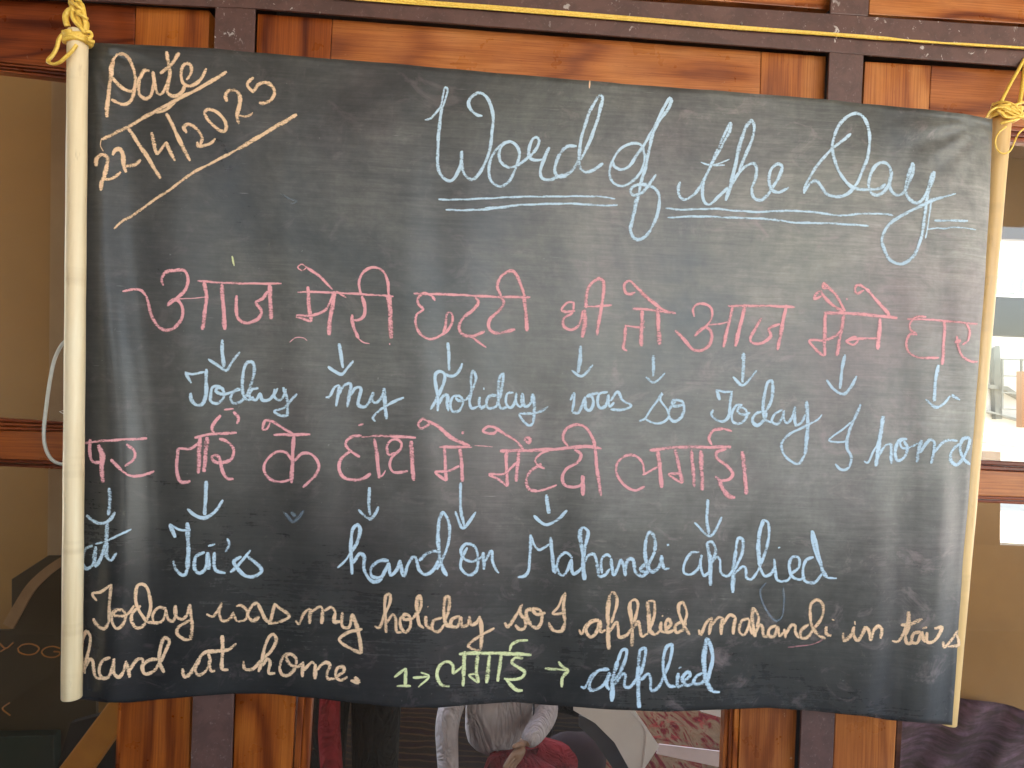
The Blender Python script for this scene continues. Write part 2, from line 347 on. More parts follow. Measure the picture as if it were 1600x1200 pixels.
# ---------------------------------------------------------------- chalk writing
# tiles: (x origin, y origin, scale); every stroke is "w=width x,y x,y ..." traced in tile units
TILE = {'S': (140, 60, 4.706), 'V': (660, 120, 4), 'X': (940, 120, 4), 'Y': (1200, 160, 4), 'A': (0, 300, 4),
        'B': (400, 300, 4), 'D': (800, 300, 4), 'E': (1200, 300, 4), 'L': (240, 520, 4), 'H': (600, 560, 4),
        'G': (960, 540, 4), 'J': (1200, 600, 4), 'F': (0, 600, 4), 'K': (120, 740, 4), 'N': (500, 740, 4),
        'M': (800, 800, 6.667), 'O': (960, 700, 4), 'P': (100, 860, 4), 'R': (240, 900, 4), 'Q': (400, 900, 4),
        'U': (780, 900, 4), 'Z': (1140, 880, 4), 'W': (0, 0, 1)}
WORDS = [
 ('chalk_word', 'orange chalk word Date', 'orange', """
S 7.5 175,150 160,250 145,370 130,495 128,580
S 6 165,290 155,220 190,130 240,115 290,150 325,230 335,300 328,390 300,460 250,487 200,470 160,447
S 6 165,285 210,340 260,375 315,385 345,340 400,240 440,238
S 6 440,240 400,235 365,330 365,410 410,442 450,420 470,340 465,250 480,340 500,400 520,410 545,390 570,330
S 7 565,95 580,180 590,260 575,340 570,390 600,422 640,420 680,390 700,350
S 7 660,105 600,190 520,260
S 6 712,305 745,260 748,210 720,185 685,205 672,270 690,330 740,350 800,320 835,270 858,220
S 6.5 85,745 180,700 300,640 420,570 560,495 640,450 800,370 1010,245
S 5 490,545 560,525 630,470
S 2 85,745 80,790 100,830
"""),
 ('chalk_word', 'orange chalk date 22/4/2025', 'orange', """
S 7.5 48,940 50,885 90,855 130,880 125,950 105,1020 88,1060 85,1120
S 6 105,1030 150,1035 200,1010 228,980
S 7.5 170,860 190,820 225,815 245,850 250,930 270,985
S 6.5 255,940 310,935 350,915 375,890
S 7 285,660 350,760 430,880 520,1030
S 7 455,690 475,780 495,855
S 5 495,855 530,810 560,768
S 7 560,760 590,830 630,900
S 7 565,550 620,660 680,790 740,900
S 6 715,695 692,650 730,630 790,670 828,730 815,780
S 6 790,760 800,790 850,785 895,770 925,735
S 6 840,545 870,522 930,540 985,590 1005,640 992,682 945,670 880,610 840,545
S 7 1010,465 1000,420 1030,380 1080,385 1105,430 1100,500 1085,570 1097,630
S 4 1095,565 1140,575 1180,565 1200,545
S 6 1205,285 1160,340 1205,400
S 6.5 1205,395 1240,340 1290,325 1340,350 1362,400 1330,455 1280,475 1245,475
S 7 1525,560 1400,630 1250,720 1080,820
S 5 1080,820 900,915 740,1000 600,1105 450,1205 320,1300 245,1340 180,1400
"""),
 ('chalk_word', 'large pale blue chalk word Word with a double underline', 'blue', """
V 4 15,268 50,260 90,220 115,180 130,110 145,65 158,80 150,120 125,190
V 6 125,180 112,260 100,380 95,500 100,580 130,630 175,650 210,620 240,545 248,462
V 6 247,462 245,540 260,600 300,640 335,630 380,560 415,480 435,350 440,230 415,150 375,105 345,100 300,135 290,175 310,215 345,240 375,242
V 5.5 550,405 500,420 450,470 415,570 430,650 485,685 535,660 575,590 600,520 605,470 585,425 545,405 500,430 478,480 490,530 540,565 590,555 640,520 690,480
V 5.5 690,480 722,430 730,395 715,377 690,390 667,450 665,500 700,520 755,515
V 6 795,440 765,500 740,580 745,630 790,645 840,625 880,610
V 6.5 965,432 910,435 860,480 830,560 835,610 870,625 920,600 965,545 985,500
V 6 990,520 1020,460 1070,340 1110,210 1125,120 1100,125 1050,210 1010,320 985,430 980,520 990,575 1020,597 1070,580 1130,540
V 3.5 100,765 180,768 400,760 600,750 800,748 1100,748 1205,762
V 4 145,832 300,833 430,825 560,805 700,797 950,793 1100,803 1220,802
V 5 390,822 480,818 560,808
"""),
 ('chalk_word', 'large pale blue chalk word of', 'blue', """
V 5 1390,500 1370,430 1310,415 1240,450 1190,520 1170,600 1190,660 1245,682 1310,655 1360,600 1385,540 1392,480
V 6 1185,520 1200,560 1240,580 1290,560 1340,490 1400,400 1460,300 1510,190 1545,135 1555,150 1530,210 1470,290 1440,360 1420,440 1400,540 1370,650 1345,760 1320,860 1300,950 1320,1005 1350,1018 1400,990 1450,910 1480,800 1475,730 1440,690 1380,672 1320,685 1300,715 1320,742 1370,725 1420,670 1460,610
V 7 1340,760 1318,860 1302,950
"""),
 ('chalk_word', 'large pale blue chalk word the with a long double underline', 'blue', """
X 5.5 490,655 480,700 490,750 520,768 570,740 620,680 680,560 740,420 805,287 800,340 740,450 680,560 640,650 630,740 650,790 680,795 740,740 790,690
X 3 620,535 670,550 740,540 800,515
X 3.5 700,555 770,552
X 7 940,265 900,320 860,440 830,580 800,700 775,775
X 6 940,265 955,320 930,420 890,510 860,590
X 6 800,690 850,610 900,560 950,540 968,570 960,640 940,700 950,755 990,770 1040,735 1070,690 1110,620 1130,560 1100,545 1060,580 1045,640 1060,700 1100,722 1140,710 1170,690
X 4 400,822 500,830 700,825 850,838 1000,845 1100,838 1250,840 1400,855 1480,868 1600,858 1720,855 1820,865 1810,868
X 4 412,880 600,872 800,880 1050,890 1200,910 1400,915 1500,920 1670,931
"""),
 ('chalk_word', 'large pale blue chalk word Day with a looped tail', 'blue', """
Y 5.5 225,570 235,520 290,420 380,310 450,250 520,195
Y 6 225,560 260,510 300,490 330,520 370,575 430,588 490,575 540,530 590,430 625,330 635,220 610,110 560,70 500,85 440,150 405,250 410,340 450,440 500,510 560,540 640,545 700,535 735,510
Y 6 770,460 760,400 725,375 680,390 640,450 630,520 650,570 690,578 730,550 765,490 775,430
Y 6 775,440 760,510 775,560 810,580 850,560 880,500 905,440 912,385
Y 8 905,375 890,430 870,480
Y 6 870,470 860,540 880,600 930,630 970,600 1000,540 1025,440
Y 8 1040,430 1020,500 1002,570
Y 6 1000,570 985,660 970,780 940,900 890,980 830,1010 760,980 720,900 715,840 750,770 830,710 930,660 1020,615 1100,590
Y 4 1090,592 1140,580 1175,570
Y 3 1020,600 1010,700 985,850
Y 4.5 1040,738 1250,740
Y 3 1000,792 1060,785 1100,790 1150,780 1200,782 1300,795
"""),
 ('chalk_word', 'first pink Hindi chalk word of the upper pink line', 'pink', """
A 6 1020,585 1010,545 1040,500 1100,488 1150,490 1175,540 1165,600 1120,650 1045,712
A 6 1045,712 1075,680 1110,675 1140,720 1135,790 1100,840 1050,862 1000,850 960,800 935,730 915,650
A 4.5 915,650 880,615 830,608 765,622
A 2.2 1090,670 1180,665 1280,658
A 7 1275,560 1290,650 1280,750 1265,862
A 4 1235,555 1400,568 1600,572 1760,573
A 7.5 1385,575 1395,700 1405,862
A 6 1480,645 1475,720 1490,790 1540,820 1600,800 1628,770 1632,735 1600,690 1640,665 1675,620
B 8 85,575 90,680 95,795
"""),
 ('chalk_word', 'pink Hindi chalk word with a tall arch, second in the upper pink line', 'pink', """
B 4 260,625 400,625 600,635 860,652
B 7 325,590 330,700 345,810
B 5 345,810 300,795 255,775 350,770 430,740 480,650
B 8 490,620 475,720 460,820 455,895
B 5 480,610 400,530 310,465
B 3 310,465 285,450 260,470 290,490 315,470
B 4 500,620 565,660
B 6 660,650 680,710 675,770 640,800 610,800
B 6.5 600,765 600,800 620,870 640,915
B 2.5 640,915 670,938 710,948
B 5 655,645 645,560 670,500 730,472 790,490 820,550 830,640
B 9 830,640 838,750 845,915
B 4 835,945 837,955
B 1.8 210,940 250,910 300,912 320,930
"""),
 ('chalk_word', 'pink Hindi chalk word third in the upper pink line', 'pink', """
B 4.5 985,635 1200,640 1500,655 1600,656 1715,658
B 6 1120,680 1100,650
B 5 1100,650 1050,630 1015,660 1015,700 1045,732 1005,765 1000,830 1030,890 1090,918 1150,900 1200,860 1230,800 1220,755 1195,760 1185,830 1170,885
B 6 1370,660 1390,690 1360,735 1300,780 1270,840 1285,885 1340,902 1430,872
B 4 1340,902 1380,930 1440,972
B 6 1530,655 1550,690 1520,740 1460,800 1455,850 1490,880 1560,875 1620,858
B 6 1530,650 1510,590 1530,530 1570,500 1605,495 1640,540 1675,640
D 7 75,640 85,740 95,870
"""),
 ('chalk_word', 'short pink Hindi chalk word above the word was', 'pink', """
D 4.5 390,688 350,690 310,735 335,750 370,745 395,742
D 5 388,690 375,755 325,790 325,840 365,862 410,840 435,790 445,740
D 9 450,735 455,820 440,910
D 4 450,715 530,715 625,705
D 6 465,725 465,650 490,580 545,540 570,560 570,650 555,740 530,895
"""),
 ('chalk_word', 'pink Hindi chalk word above the word so, with a slanting hook', 'pink', """
D 5 770,625 740,638 712,632 703,580 735,555 780,595 850,665 940,735 1025,758
D 6 780,595 850,665 935,730
D 4.5 755,728 850,735 1000,755
D 4 830,845 770,845 705,833
D 6 710,840 705,920 695,975 720,992
D 3 830,805 800,860
D 7 815,740 810,850 808,965
D 8 910,725 915,840 922,955
"""),
 ('chalk_word', 'pink Hindi chalk word above the right hand word Today', 'pink', """
D 4.5 1140,780 1130,735 1150,705 1200,700 1245,725 1250,780 1220,830 1140,900
D 6 1145,895 1190,850 1230,855 1250,900 1230,960 1180,990 1130,985 1080,925 1020,865
D 3 1220,830 1300,825 1350,810
D 6 1380,715 1360,800 1320,970
D 4.5 1350,712 1600,712 1770,720
D 7 1455,720 1430,820 1395,965
D 5.5 1560,785 1530,840 1490,910 1500,940 1560,945 1618,900 1605,855 1675,825
E 6.5 115,705 90,830 60,990
"""),
 ('chalk_word', 'pink Hindi chalk word with two looped hooks and a dot', 'pink', """
E 5.5 480,745 420,720 340,640 330,620 300,640 290,670 335,650
E 5.5 480,745 430,650 380,600 350,570 342,598 375,600
E 8 488,670 498,671
E 6 760,770 700,700 610,600
E 5 610,600 565,580 545,600 555,635 600,615
E 6 350,755 500,758 700,775 810,788
E 6.5 360,755 355,870 355,1025
E 5 350,1025 310,995 260,930 350,925 430,895 470,840
E 6.5 475,770 455,880 430,1025
E 4.5 485,935 540,905 560,930 530,955 490,930 600,915 690,915
E 7 700,790 695,880 685,985
"""),
 ('chalk_word', 'last pink Hindi chalk word of the upper line, cut by the right edge', 'pink', """
E 4 870,795 950,795 1100,805 1310,825
E 4.5 990,780 930,780 890,820 890,860 930,890 890,890 865,940 880,1000 950,1035 1070,1035
E 6 1105,810 1100,930 1090,1080
E 4.5 1240,820 1260,870 1250,930 1215,955
E 5 1180,900 1190,970 1220,1030 1270,1060 1310,1060
E 8 1168,942 1205,925
"""),
 ('chalk_arrow', 'blue chalk arrow above the left hand word Today', 'blue', """
A 7 1388,920 1390,1000 1400,1095
A 5.5 1300,1045 1350,1075 1415,1115 1450,1060 1500,1000
"""),
 ('chalk_arrow', 'blue chalk arrow above the word my in the upper line', 'blue', """
B 6.5 520,945 530,1020 545,1100
B 5.5 450,1090 490,1120 535,1140 570,1100 610,1055
"""),
 ('chalk_arrow', 'blue chalk arrow running into the upper word holiday', 'blue', """
B 6 1200,940 1205,1030 1208,1115
B 5 1290,1070 1260,1130 1225,1155 1190,1148
"""),
 ('chalk_arrow', 'blue chalk arrow above the word was in the upper line', 'blue', """
D 7 430,960 425,1040 415,1130
D 5 372,1115 430,1150 470,1125 505,1080
"""),
 ('chalk_arrow', 'blue chalk arrow above the word so in the upper line', 'blue', """
D 6 885,1020 882,1155
D 5 838,1155 880,1190 920,1170 955,1130
"""),
 ('chalk_arrow', 'blue chalk arrow above the right hand word Today', 'blue', """
D 7 1448,1005 1445,1100 1442,1190
D 5 1380,1155 1440,1208 1482,1175 1528,1115
"""),
 ('chalk_arrow', 'blue chalk arrow above the single letter I', 'blue', """
G 6 1440,55 1420,170 1410,270
G 5.5 1325,215 1370,270 1430,305 1470,270 1515,190
"""),
 ('chalk_arrow', 'blue chalk arrow above the word home at the right edge', 'blue', """
E 6.5 1065,1080 1045,1200 1040,1310
E 5 1185,1295 1150,1270 1200,1300
J 5 985,95 1045,145 1095,125 1140,75
"""),
 ('chalk_word', 'blue chalk word Today at the left of the upper English line', 'blue', """
L 4 195,245 240,258 320,245
L 6 200,250 235,315
L 7 330,225 328,320 325,400 300,450 260,445 235,415 230,375
L 5.5 420,335 370,340 355,390 360,430 400,440 440,400 430,350 400,345 390,365 430,385 490,370 530,345
L 5.5 550,350 500,370 480,410 500,440 550,425 580,385
L 6 580,400 610,320 630,230 620,185 585,185 560,250 555,330 565,400 590,420 625,400
L 5.5 655,345 615,355 600,400 640,420 665,380 680,420 720,420 755,380 775,345
L 5 755,350 755,400 790,420 815,390 828,350
L 6 810,340 835,420 838,520
L 5 838,520 790,515 755,490 820,465 870,410 895,380
"""),
 ('chalk_word', 'blue chalk word my in the upper English line', 'blue', """
L 5 1075,405 1100,400 1130,340 1160,325
L 6 1160,325 1155,380 1140,460
L 6 1145,400 1190,330 1230,320 1225,380 1210,465
L 6 1225,400 1260,345 1295,345 1285,400 1280,450 1320,462 1350,430 1370,370
L 6 1375,370 1365,420 1390,440 1425,400 1440,350
L 7 1440,345 1445,430 1455,540
L 5 1385,555 1370,530 1420,480 1480,440 1565,405
"""),
 ('chalk_word', 'blue chalk word holiday in the upper English line', 'blue', """
H 6 290,320 330,250 370,160 380,100 350,80 322,100 325,180 338,260 335,330
H 5 490,30 470,80 430,110 380,100
H 6 340,290 370,235 395,230 395,290 405,330
H 5 470,230 430,240 415,290 430,330 470,325 495,270 470,235 450,240 465,265 510,260
H 5 510,262 540,220 575,120 555,75 545,110 545,200 535,270 550,312 590,300
H 6 600,240 595,280 605,312 640,290
H 7 620,190 628,189
H 6 710,230 660,235 640,280 655,312 700,300 720,250
H 6 718,270 738,170 745,95 725,110 715,180 715,260 730,310 768,305
H 5 810,215 770,220 762,280 790,308 820,270 828,220 825,270 850,302 870,280 870,220
H 6 865,215 860,270 890,300 920,270 930,222
H 7 928,220 940,300 935,400
H 5 935,400 910,420 870,390 848,347 930,345 990,325 1025,300
"""),
 ('chalk_word', 'blue chalk word was in the upper English line', 'blue', """
H 5 1165,262 1190,215 1185,280 1175,335
H 6 1178,338 1215,340 1245,270 1260,240
H 6 1258,250 1260,310 1285,325 1308,290 1300,240 1270,235 1340,215
H 5.5 1400,210 1345,222 1335,280 1355,310 1390,290 1402,230 1410,300 1440,275
H 5 1415,265 1460,210 1490,260 1545,295 1490,320 1415,320
"""),
 ('chalk_word', 'blue chalk word so in the upper English line', 'blue', """
G 4.5 155,472 190,455 235,390 300,298 285,335 330,400 335,450 290,485 235,480 190,455
G 5.5 385,340 345,400 345,450 375,475 415,450 435,400 425,350 380,340 360,350 375,378 435,370
"""),
 ('chalk_word', 'blue chalk word Today to the right of the word so', 'blue', """
G 6 635,275 660,340
G 4.5 640,278 690,290 740,285
G 6 732,290 722,380 715,440 680,475 630,460 608,430 618,400
G 5 800,370 760,375 735,430 745,480 790,485 825,445 820,400 780,385 770,410 800,430 850,420
G 6 925,410 880,430 862,470 890,500 930,470 955,420
G 6 935,430 970,370 990,290 985,220 960,230 935,320 930,400 940,460 980,480
G 5 1050,400 1000,430 985,475 1020,490 1050,450 1060,410 1060,460 1080,485 1110,450 1128,380
G 6.5 1130,380 1125,440 1135,505
G 5 1135,500 1170,480 1195,430
G 7 1200,345 1208,450 1205,560 1190,680
G 5 1190,680 1150,740 1100,720 1055,670 1045,610 1100,550 1180,510 1240,480
G 3.5 1240,480 1280,455 1298,430
"""),
 ('chalk_word', 'blue chalk letter I left of the word home', 'blue', """
J 6 580,125 540,220 500,320 495,400 520,460 510,520
J 5 510,520 480,537 450,530 420,500
J 4 540,225 470,280 383,350 430,365 495,357
"""),
 ('chalk_word', 'blue chalk word home running under the right edge', 'blue', """
J 4 600,482 625,490 660,420 690,370
J 8 722,200 705,300 690,400 675,515
J 6 690,450 730,390 765,375 770,430 770,500
J 6 870,345 820,350 795,420 810,480 850,460 870,400 850,355
J 4 850,345 825,365 840,400 895,392 935,370
J 7 960,350 940,420 930,490
J 5.5 950,430 1010,350 1040,360 1035,420 1020,498
J 5 1035,430 1090,370 1130,350 1185,355
J 6 1200,370 1150,420 1142,480 1180,505 1220,460 1250,400 1258,340 1218,345 1200,400 1225,470 1262,505
"""),
 ('chalk_word', 'pink Hindi chalk word at the left edge of the lower pink line', 'pink', """
F 4.5 520,370 650,355 920,340
F 6 565,345 560,420 580,485 630,490
F 9 615,380 640,450 635,540 645,615
F 5.5 790,375 840,420 835,470 780,515
F 6 700,475 720,500 760,540
F 5 760,540 820,575 890,570 965,545
F 8 690,482 708,474
"""),
 ('chalk_word', 'second pink Hindi chalk word of the lower pink line', 'pink', """
L 5 290,680 230,725 155,720
L 6.5 155,720 145,800 150,890 175,935 230,925
L 8 290,650 285,760 280,880
L 5 255,655 350,635 520,625
L 8.5 335,650 325,760 315,870
L 6 520,570 530,530 500,492
L 6 420,515 380,560 365,600 380,625
L 3.5 440,480 500,475
L 6 410,660 460,680 500,730 485,790 430,810 380,805 362,775 395,765 415,800 430,860 460,910 500,915
"""),
 ('chalk_word', 'third pink Hindi chalk word of the lower pink line, with a hook on top', 'pink', """
L 5 680,605 695,550 730,550 800,590 875,635
L 4 680,608 708,602 728,560
L 5.5 750,638 980,635
L 7 875,645 870,750 862,940
L 5 865,800 830,750 770,745 710,790 690,850 720,910 780,930 855,920
L 5.5 880,800 930,755 990,760 1030,820 1020,880 960,940 932,965
"""),
 ('chalk_word', 'fourth pink Hindi chalk word of the lower pink line', 'pink', """
L 5 1280,580 1312,570
L 4.5 1300,650 1450,645 1600,650 1640,655
L 5.5 1300,640 1240,650 1200,690 1220,730 1290,775
L 6 1230,740 1170,790 1160,850 1190,905 1260,920 1320,905 1358,880
L 6.5 1380,660 1395,760 1410,910
L 3 1400,905 1430,890 1450,860
H 5 80,590 30,600 20,550 40,515 80,505 108,530 100,570 50,620 35,670 60,710 150,705
H 4.5 0,488 100,490 200,497
H 8 170,515 175,620 185,765
"""),
 ('chalk_word', 'pink Hindi chalk word with a long hook, middle of the lower pink line', 'pink', """
H 7 540,550 430,500 330,420 270,390
H 5 270,390 240,378 215,410 232,435 270,420 295,402
H 5 345,555 450,553 550,555
H 9 485,462 500,466
H 6.5 378,560 383,660 390,765
H 5 390,765 320,710 400,705 470,670
H 7 475,565 485,660 490,770
H 1.8 565,545 680,552
"""),
 ('chalk_word', 'longest pink Hindi chalk word of the lower pink line', 'pink', """
H 5 870,570 820,510 740,465 690,430 650,425 620,455 680,470 710,450
H 6 878,515 888,497 912,505 905,528 885,518
H 6 725,578 900,575 1100,565 1250,550 1360,562
H 6.5 765,580 765,680 772,800
H 4.5 770,800 720,760 660,725 750,720 830,650
H 7 840,580 835,670 825,770
H 4.5 1050,570 980,595 945,635 960,665 1005,688
H 6 985,660 920,700 890,760 910,820 960,830
H 4.5 960,830 1020,815 1080,790
H 5.5 1190,570 1230,600 1210,650 1140,690 1115,740 1130,790 1180,805 1230,790 1250,735
H 7 1240,730 1245,860
H 5.5 1150,550 1120,500 1140,440 1200,415 1260,430 1300,490 1325,570
H 6.5 1320,560 1330,680 1358,860
"""),
 ('chalk_word', 'last pink Hindi chalk word of the lower pink line, ending in an upright bar', 'pink', """
G 5 190,880 130,905 60,870 15,800 20,730 70,690 130,690 175,730 185,800
G 4.5 175,808 270,760
G 8 270,660 285,760 295,890
G 6 220,655 400,635 600,635 730,632
G 7 380,650 400,740 425,860
G 5 425,860 340,805 415,800
G 7 480,650 490,750 500,885
G 8 540,655 545,780 550,905
G 4 735,535 680,520
G 6 680,520 620,530 590,580 610,620
G 6 700,645 640,665 640,700 700,750 740,800 720,835 660,840 630,815
G 8 655,840 680,900 720,945 755,947
G 8 800,660 815,800 825,930
"""),
 ('chalk_arrow', 'blue chalk arrow beside the left edge, above the word at', 'blue', """
F 7 680,650 688,730 675,820
F 6 540,820 590,860 640,870 690,845 720,800
"""),
 ('chalk_arrow', 'blue chalk arrow above the blue word with an apostrophe', 'blue', """
F 7 1290,605 1285,700 1280,820
F 6 1170,780 1220,820 1280,838 1340,800 1395,725
"""),
 ('chalk_arrow', 'faint rubbed out blue chalk arrow head', 'faint', """
L 5 810,1120 840,1150 870,1180 910,1150 940,1112
L 9 860,1120 885,1150
"""),
 ('chalk_arrow', 'blue chalk arrow above the blue word hand', 'blue', """
L 6 1350,965 1345,1050 1352,1140
L 5.5 1280,1105 1350,1165 1385,1130 1405,1085
"""),
 ('chalk_arrow', 'long blue chalk arrow above the word on', 'blue', """
N 5.5 880,55 878,200 900,330
N 5.5 845,235 890,340 940,290 975,240
"""),
 ('chalk_arrow', 'blue chalk arrow with a wide head above Mahandi', 'blue', """
N 7 1415,130 1430,250
N 5.5 1335,262 1410,320 1480,290 1545,230
"""),
 ('chalk_arrow', 'blue chalk arrow above the blue word applied', 'blue', """
G 6 585,960 578,1080 590,1180
G 5 500,1105 590,1190 630,1160 670,1070
"""),
 ('chalk_word', 'blue chalk word at beside the left rod', 'blue', """
K 4 115,440 200,415 270,380 342,348
K 8.5 190,300 187,400 182,500 200,535
K 5.5 195,535 215,540 250,495
K 6 100,450 50,475 38,560 60,595 100,570 118,500
K 7 118,455 110,530 118,575 150,530 182,430
"""),
 ('chalk_word', "blue chalk word Tai's with an apostrophe", 'blue', """
K 7 582,315 615,400
K 4 580,315 640,350 712,352
K 8 690,305 697,450 692,600
K 6.5 692,600 670,635 620,600 602,545
K 6.5 800,490 745,520 735,590 765,622 805,590 818,490
K 8 818,490 825,600
K 6.5 860,490 865,600 930,622
K 4 820,452 865,440
K 6 940,405 952,440 930,490
K 5.5 960,618 1000,580 1050,525 1085,478
K 6.5 1065,515 1120,560 1155,605 1120,640 1060,640 1010,600 982,550 1030,518
"""),
 ('chalk_word', 'blue chalk word hand in the lower blue line', 'blue', """
N 4 110,590 160,540 200,480
N 6.5 200,490 235,420 252,350 235,320 205,350 193,430 195,540 202,630
N 6.5 205,560 250,500 275,520 275,590 300,650 340,678 390,655
N 6 430,545 370,545 320,590 325,640 380,650 410,600 430,560 440,635 480,600 500,540
N 6 500,540 510,600 525,640 550,570 580,520 605,525
N 6.5 600,530 620,600 660,630 710,600 745,520 730,485 670,500 620,545
N 5.5 730,600 780,500 810,390 800,290 770,235
N 7 770,235 745,290 738,400 745,500 770,600 795,640
"""),
 ('chalk_word', 'blue chalk word on between hand and Mahandi', 'blue', """
N 5.5 920,460 890,520 880,590 930,635 980,600 985,510 960,450 910,440 882,480 900,530 950,550 1010,520
N 7 1020,490 1025,600
N 5.5 1030,550 1070,485 1080,550 1100,600 1118,622
"""),
 ('chalk_word', 'blue chalk word Mahandi', 'blue', """
M 5.5 60,680 110,675 150,650 175,590 190,400 195,235
M 5 195,240 230,340 280,395 330,375 390,330
M 7 400,260 415,400 425,500 440,630
M 5 440,630 450,640 465,560 490,480 550,425 590,435 630,480
M 5.5 465,560 490,640 530,660 580,600 620,490
M 6 620,490 620,580 640,645 690,620 740,560
M 7.5 755,710 745,600 735,400 708,260 715,180 745,155
M 6 745,155 790,200 785,270 760,380 750,470
M 6 760,520 790,460 850,440 880,500 890,580 910,670 960,660 1020,590
M 5.5 1030,470 990,445 940,480 925,560 940,640
M 6 1030,480 1040,560 1060,655 1100,590 1130,490
M 6.5 1130,490 1165,560 1180,655 1185,560 1220,490 1260,500 1275,560 1290,630 1350,668 1410,640
M 7 1430,520 1370,560 1335,600 1390,630 1430,600
M 6.5 1420,640 1400,520 1385,400 1395,300 1435,210 1490,280 1480,420 1430,540 1430,600 1470,625 1530,570 1560,450
M 7 1560,450 1565,530 1580,595
M 5 1580,595 1640,585
O 7 328,606 342,604
"""),
 ('chalk_word', 'blue chalk word applied below the last pink Hindi word', 'blue', """
O 5 530,650 480,655 440,720 435,780 480,790 530,740 545,670 540,740 560,800 592,775
O 7.5 600,860 598,700 578,590
O 5.5 578,590 610,585 632,640 610,720
O 5 600,730 640,680 660,700 665,780 710,800 748,750
O 8 740,905 745,760 757,640
O 6 757,640 775,565 803,575 800,650 770,720 750,770
O 5 750,790 800,740 820,750 825,810 855,820 895,770
O 5.5 895,770 930,690 965,560 960,470 935,447
O 7.5 935,447 908,520 900,640 908,740
O 5.5 908,740 940,800 980,785 1005,735
O 5 1000,690 1005,770 1020,825 1080,828 1110,790
O 5.5 1105,785 1155,740 1150,685 1110,685 1092,740 1110,800 1160,822 1192,805
O 6 1024,624 1036,620
O 5.5 1245,680 1200,700 1178,770 1190,830 1250,840 1300,785
O 7 1235,515 1270,640 1300,760 1330,810
O 5 1235,530 1240,600 1290,740
O 4 1330,810 1390,815
"""),
 ('chalk_smudge', 'faint blue tail of an erased chalk letter', 'faint', """
O 3.5 950,845 915,880 915,930 960,1030 1010,1080 1050,1050 1060,960 1055,870
"""),
 ('chalk_word', 'peach chalk word Today at the left of the peach sentence', 'orange', """
P 5 205,315 180,285 178,268 230,260 290,215
P 6.5 295,210 285,320 280,450
P 6.5 280,450 250,490 210,470 182,425
P 5.5 370,370 310,380 298,440 330,487 370,460 385,400 350,368 308,395 330,412 395,398 440,345
P 6 480,345 430,390 420,430 440,475 470,485 510,450 540,360 530,260 500,215 460,220 447,290 465,370 520,450
P 5.5 520,450 600,450 630,410 638,365
P 5.5 640,365 590,358 555,400 560,450
P 5.5 640,370 650,430 680,442 698,400 698,340
P 6 695,340 700,410 740,430 770,400 780,345
P 7 785,335 795,420 800,500 792,560
P 6 792,560 750,555 708,520 718,480 785,435
"""),
 ('chalk_word', 'peach chalk word was in the peach sentence', 'orange', """
P 5.5 890,398 930,415 965,370 988,325
P 6 985,330 970,400 990,440 1030,432 1062,385
P 5 1075,350 1110,345 1145,380 1135,430 1080,440 1060,395
P 6.5 1212,328 1180,340 1148,400 1180,440 1222,415
P 6.5 1212,330 1235,380 1255,425 1285,445 1300,400 1320,330
P 5.5 1318,332 1345,360 1410,410 1350,445 1275,458
"""),
 ('chalk_word', 'peach chalk word my in the peach sentence', 'orange', """
R 5 888,278 908,300 940,235 975,200
R 7 982,205 972,300
R 5 985,225 1040,193 1060,210
R 7 1058,210 1050,300
R 5 1062,220 1110,195 1138,225
R 6.5 1135,225 1130,285 1175,280
R 6 1180,225 1180,315 1220,322 1240,240
R 7.5 1240,235 1265,300 1290,400 1297,485
R 6 1297,485 1230,452 1160,400 1200,360 1305,330
"""),
 ('chalk_word', 'peach chalk word holiday in the peach sentence', 'orange', """
Q 5.5 740,315 770,322 800,250 835,170 838,115 812,120 805,190 810,280 815,355
Q 5.5 815,295 855,240 872,270 880,345 910,352
Q 5.5 950,240 905,262 905,320 935,352 965,310 960,250 925,240 925,270 985,265
Q 6.5 985,262 1030,190 1025,122 1008,135 1008,220 1020,300 1050,325
Q 6.5 1062,250 1065,310 1100,332
Q 3.5 1072,195 1078,190
Q 6 1165,260 1110,280 1103,330 1140,348 1180,300
Q 6.5 1172,290 1203,220 1205,132 1182,140 1175,220 1187,300 1215,320
Q 6 1275,250 1225,270 1218,310 1258,315 1282,260 1290,315 1325,300 1335,250
Q 6 1335,250 1345,305 1380,290 1395,255
Q 7 1395,250 1410,330 1405,460
Q 5 1405,462 1370,460 1325,435 1400,375 1490,325
"""),
 ('chalk_word', 'peach chalk word so in the peach sentence', 'orange', """
U 6 35,290 55,318 100,255 145,175
U 6.5 130,195 135,240 165,280 160,325 130,335 100,305
U 7.5 215,210 175,215 170,255 200,310
U 6 200,315 240,322 268,270 255,215 210,205 235,240 290,230
"""),
 ('chalk_word', 'peach chalk letter I before applied in the peach sentence', 'orange', """
U 6.5 412,100 402,200 412,290
U 6.5 412,290 390,345 340,340 308,290
U 4.5 405,110 370,190 335,235 418,230
"""),
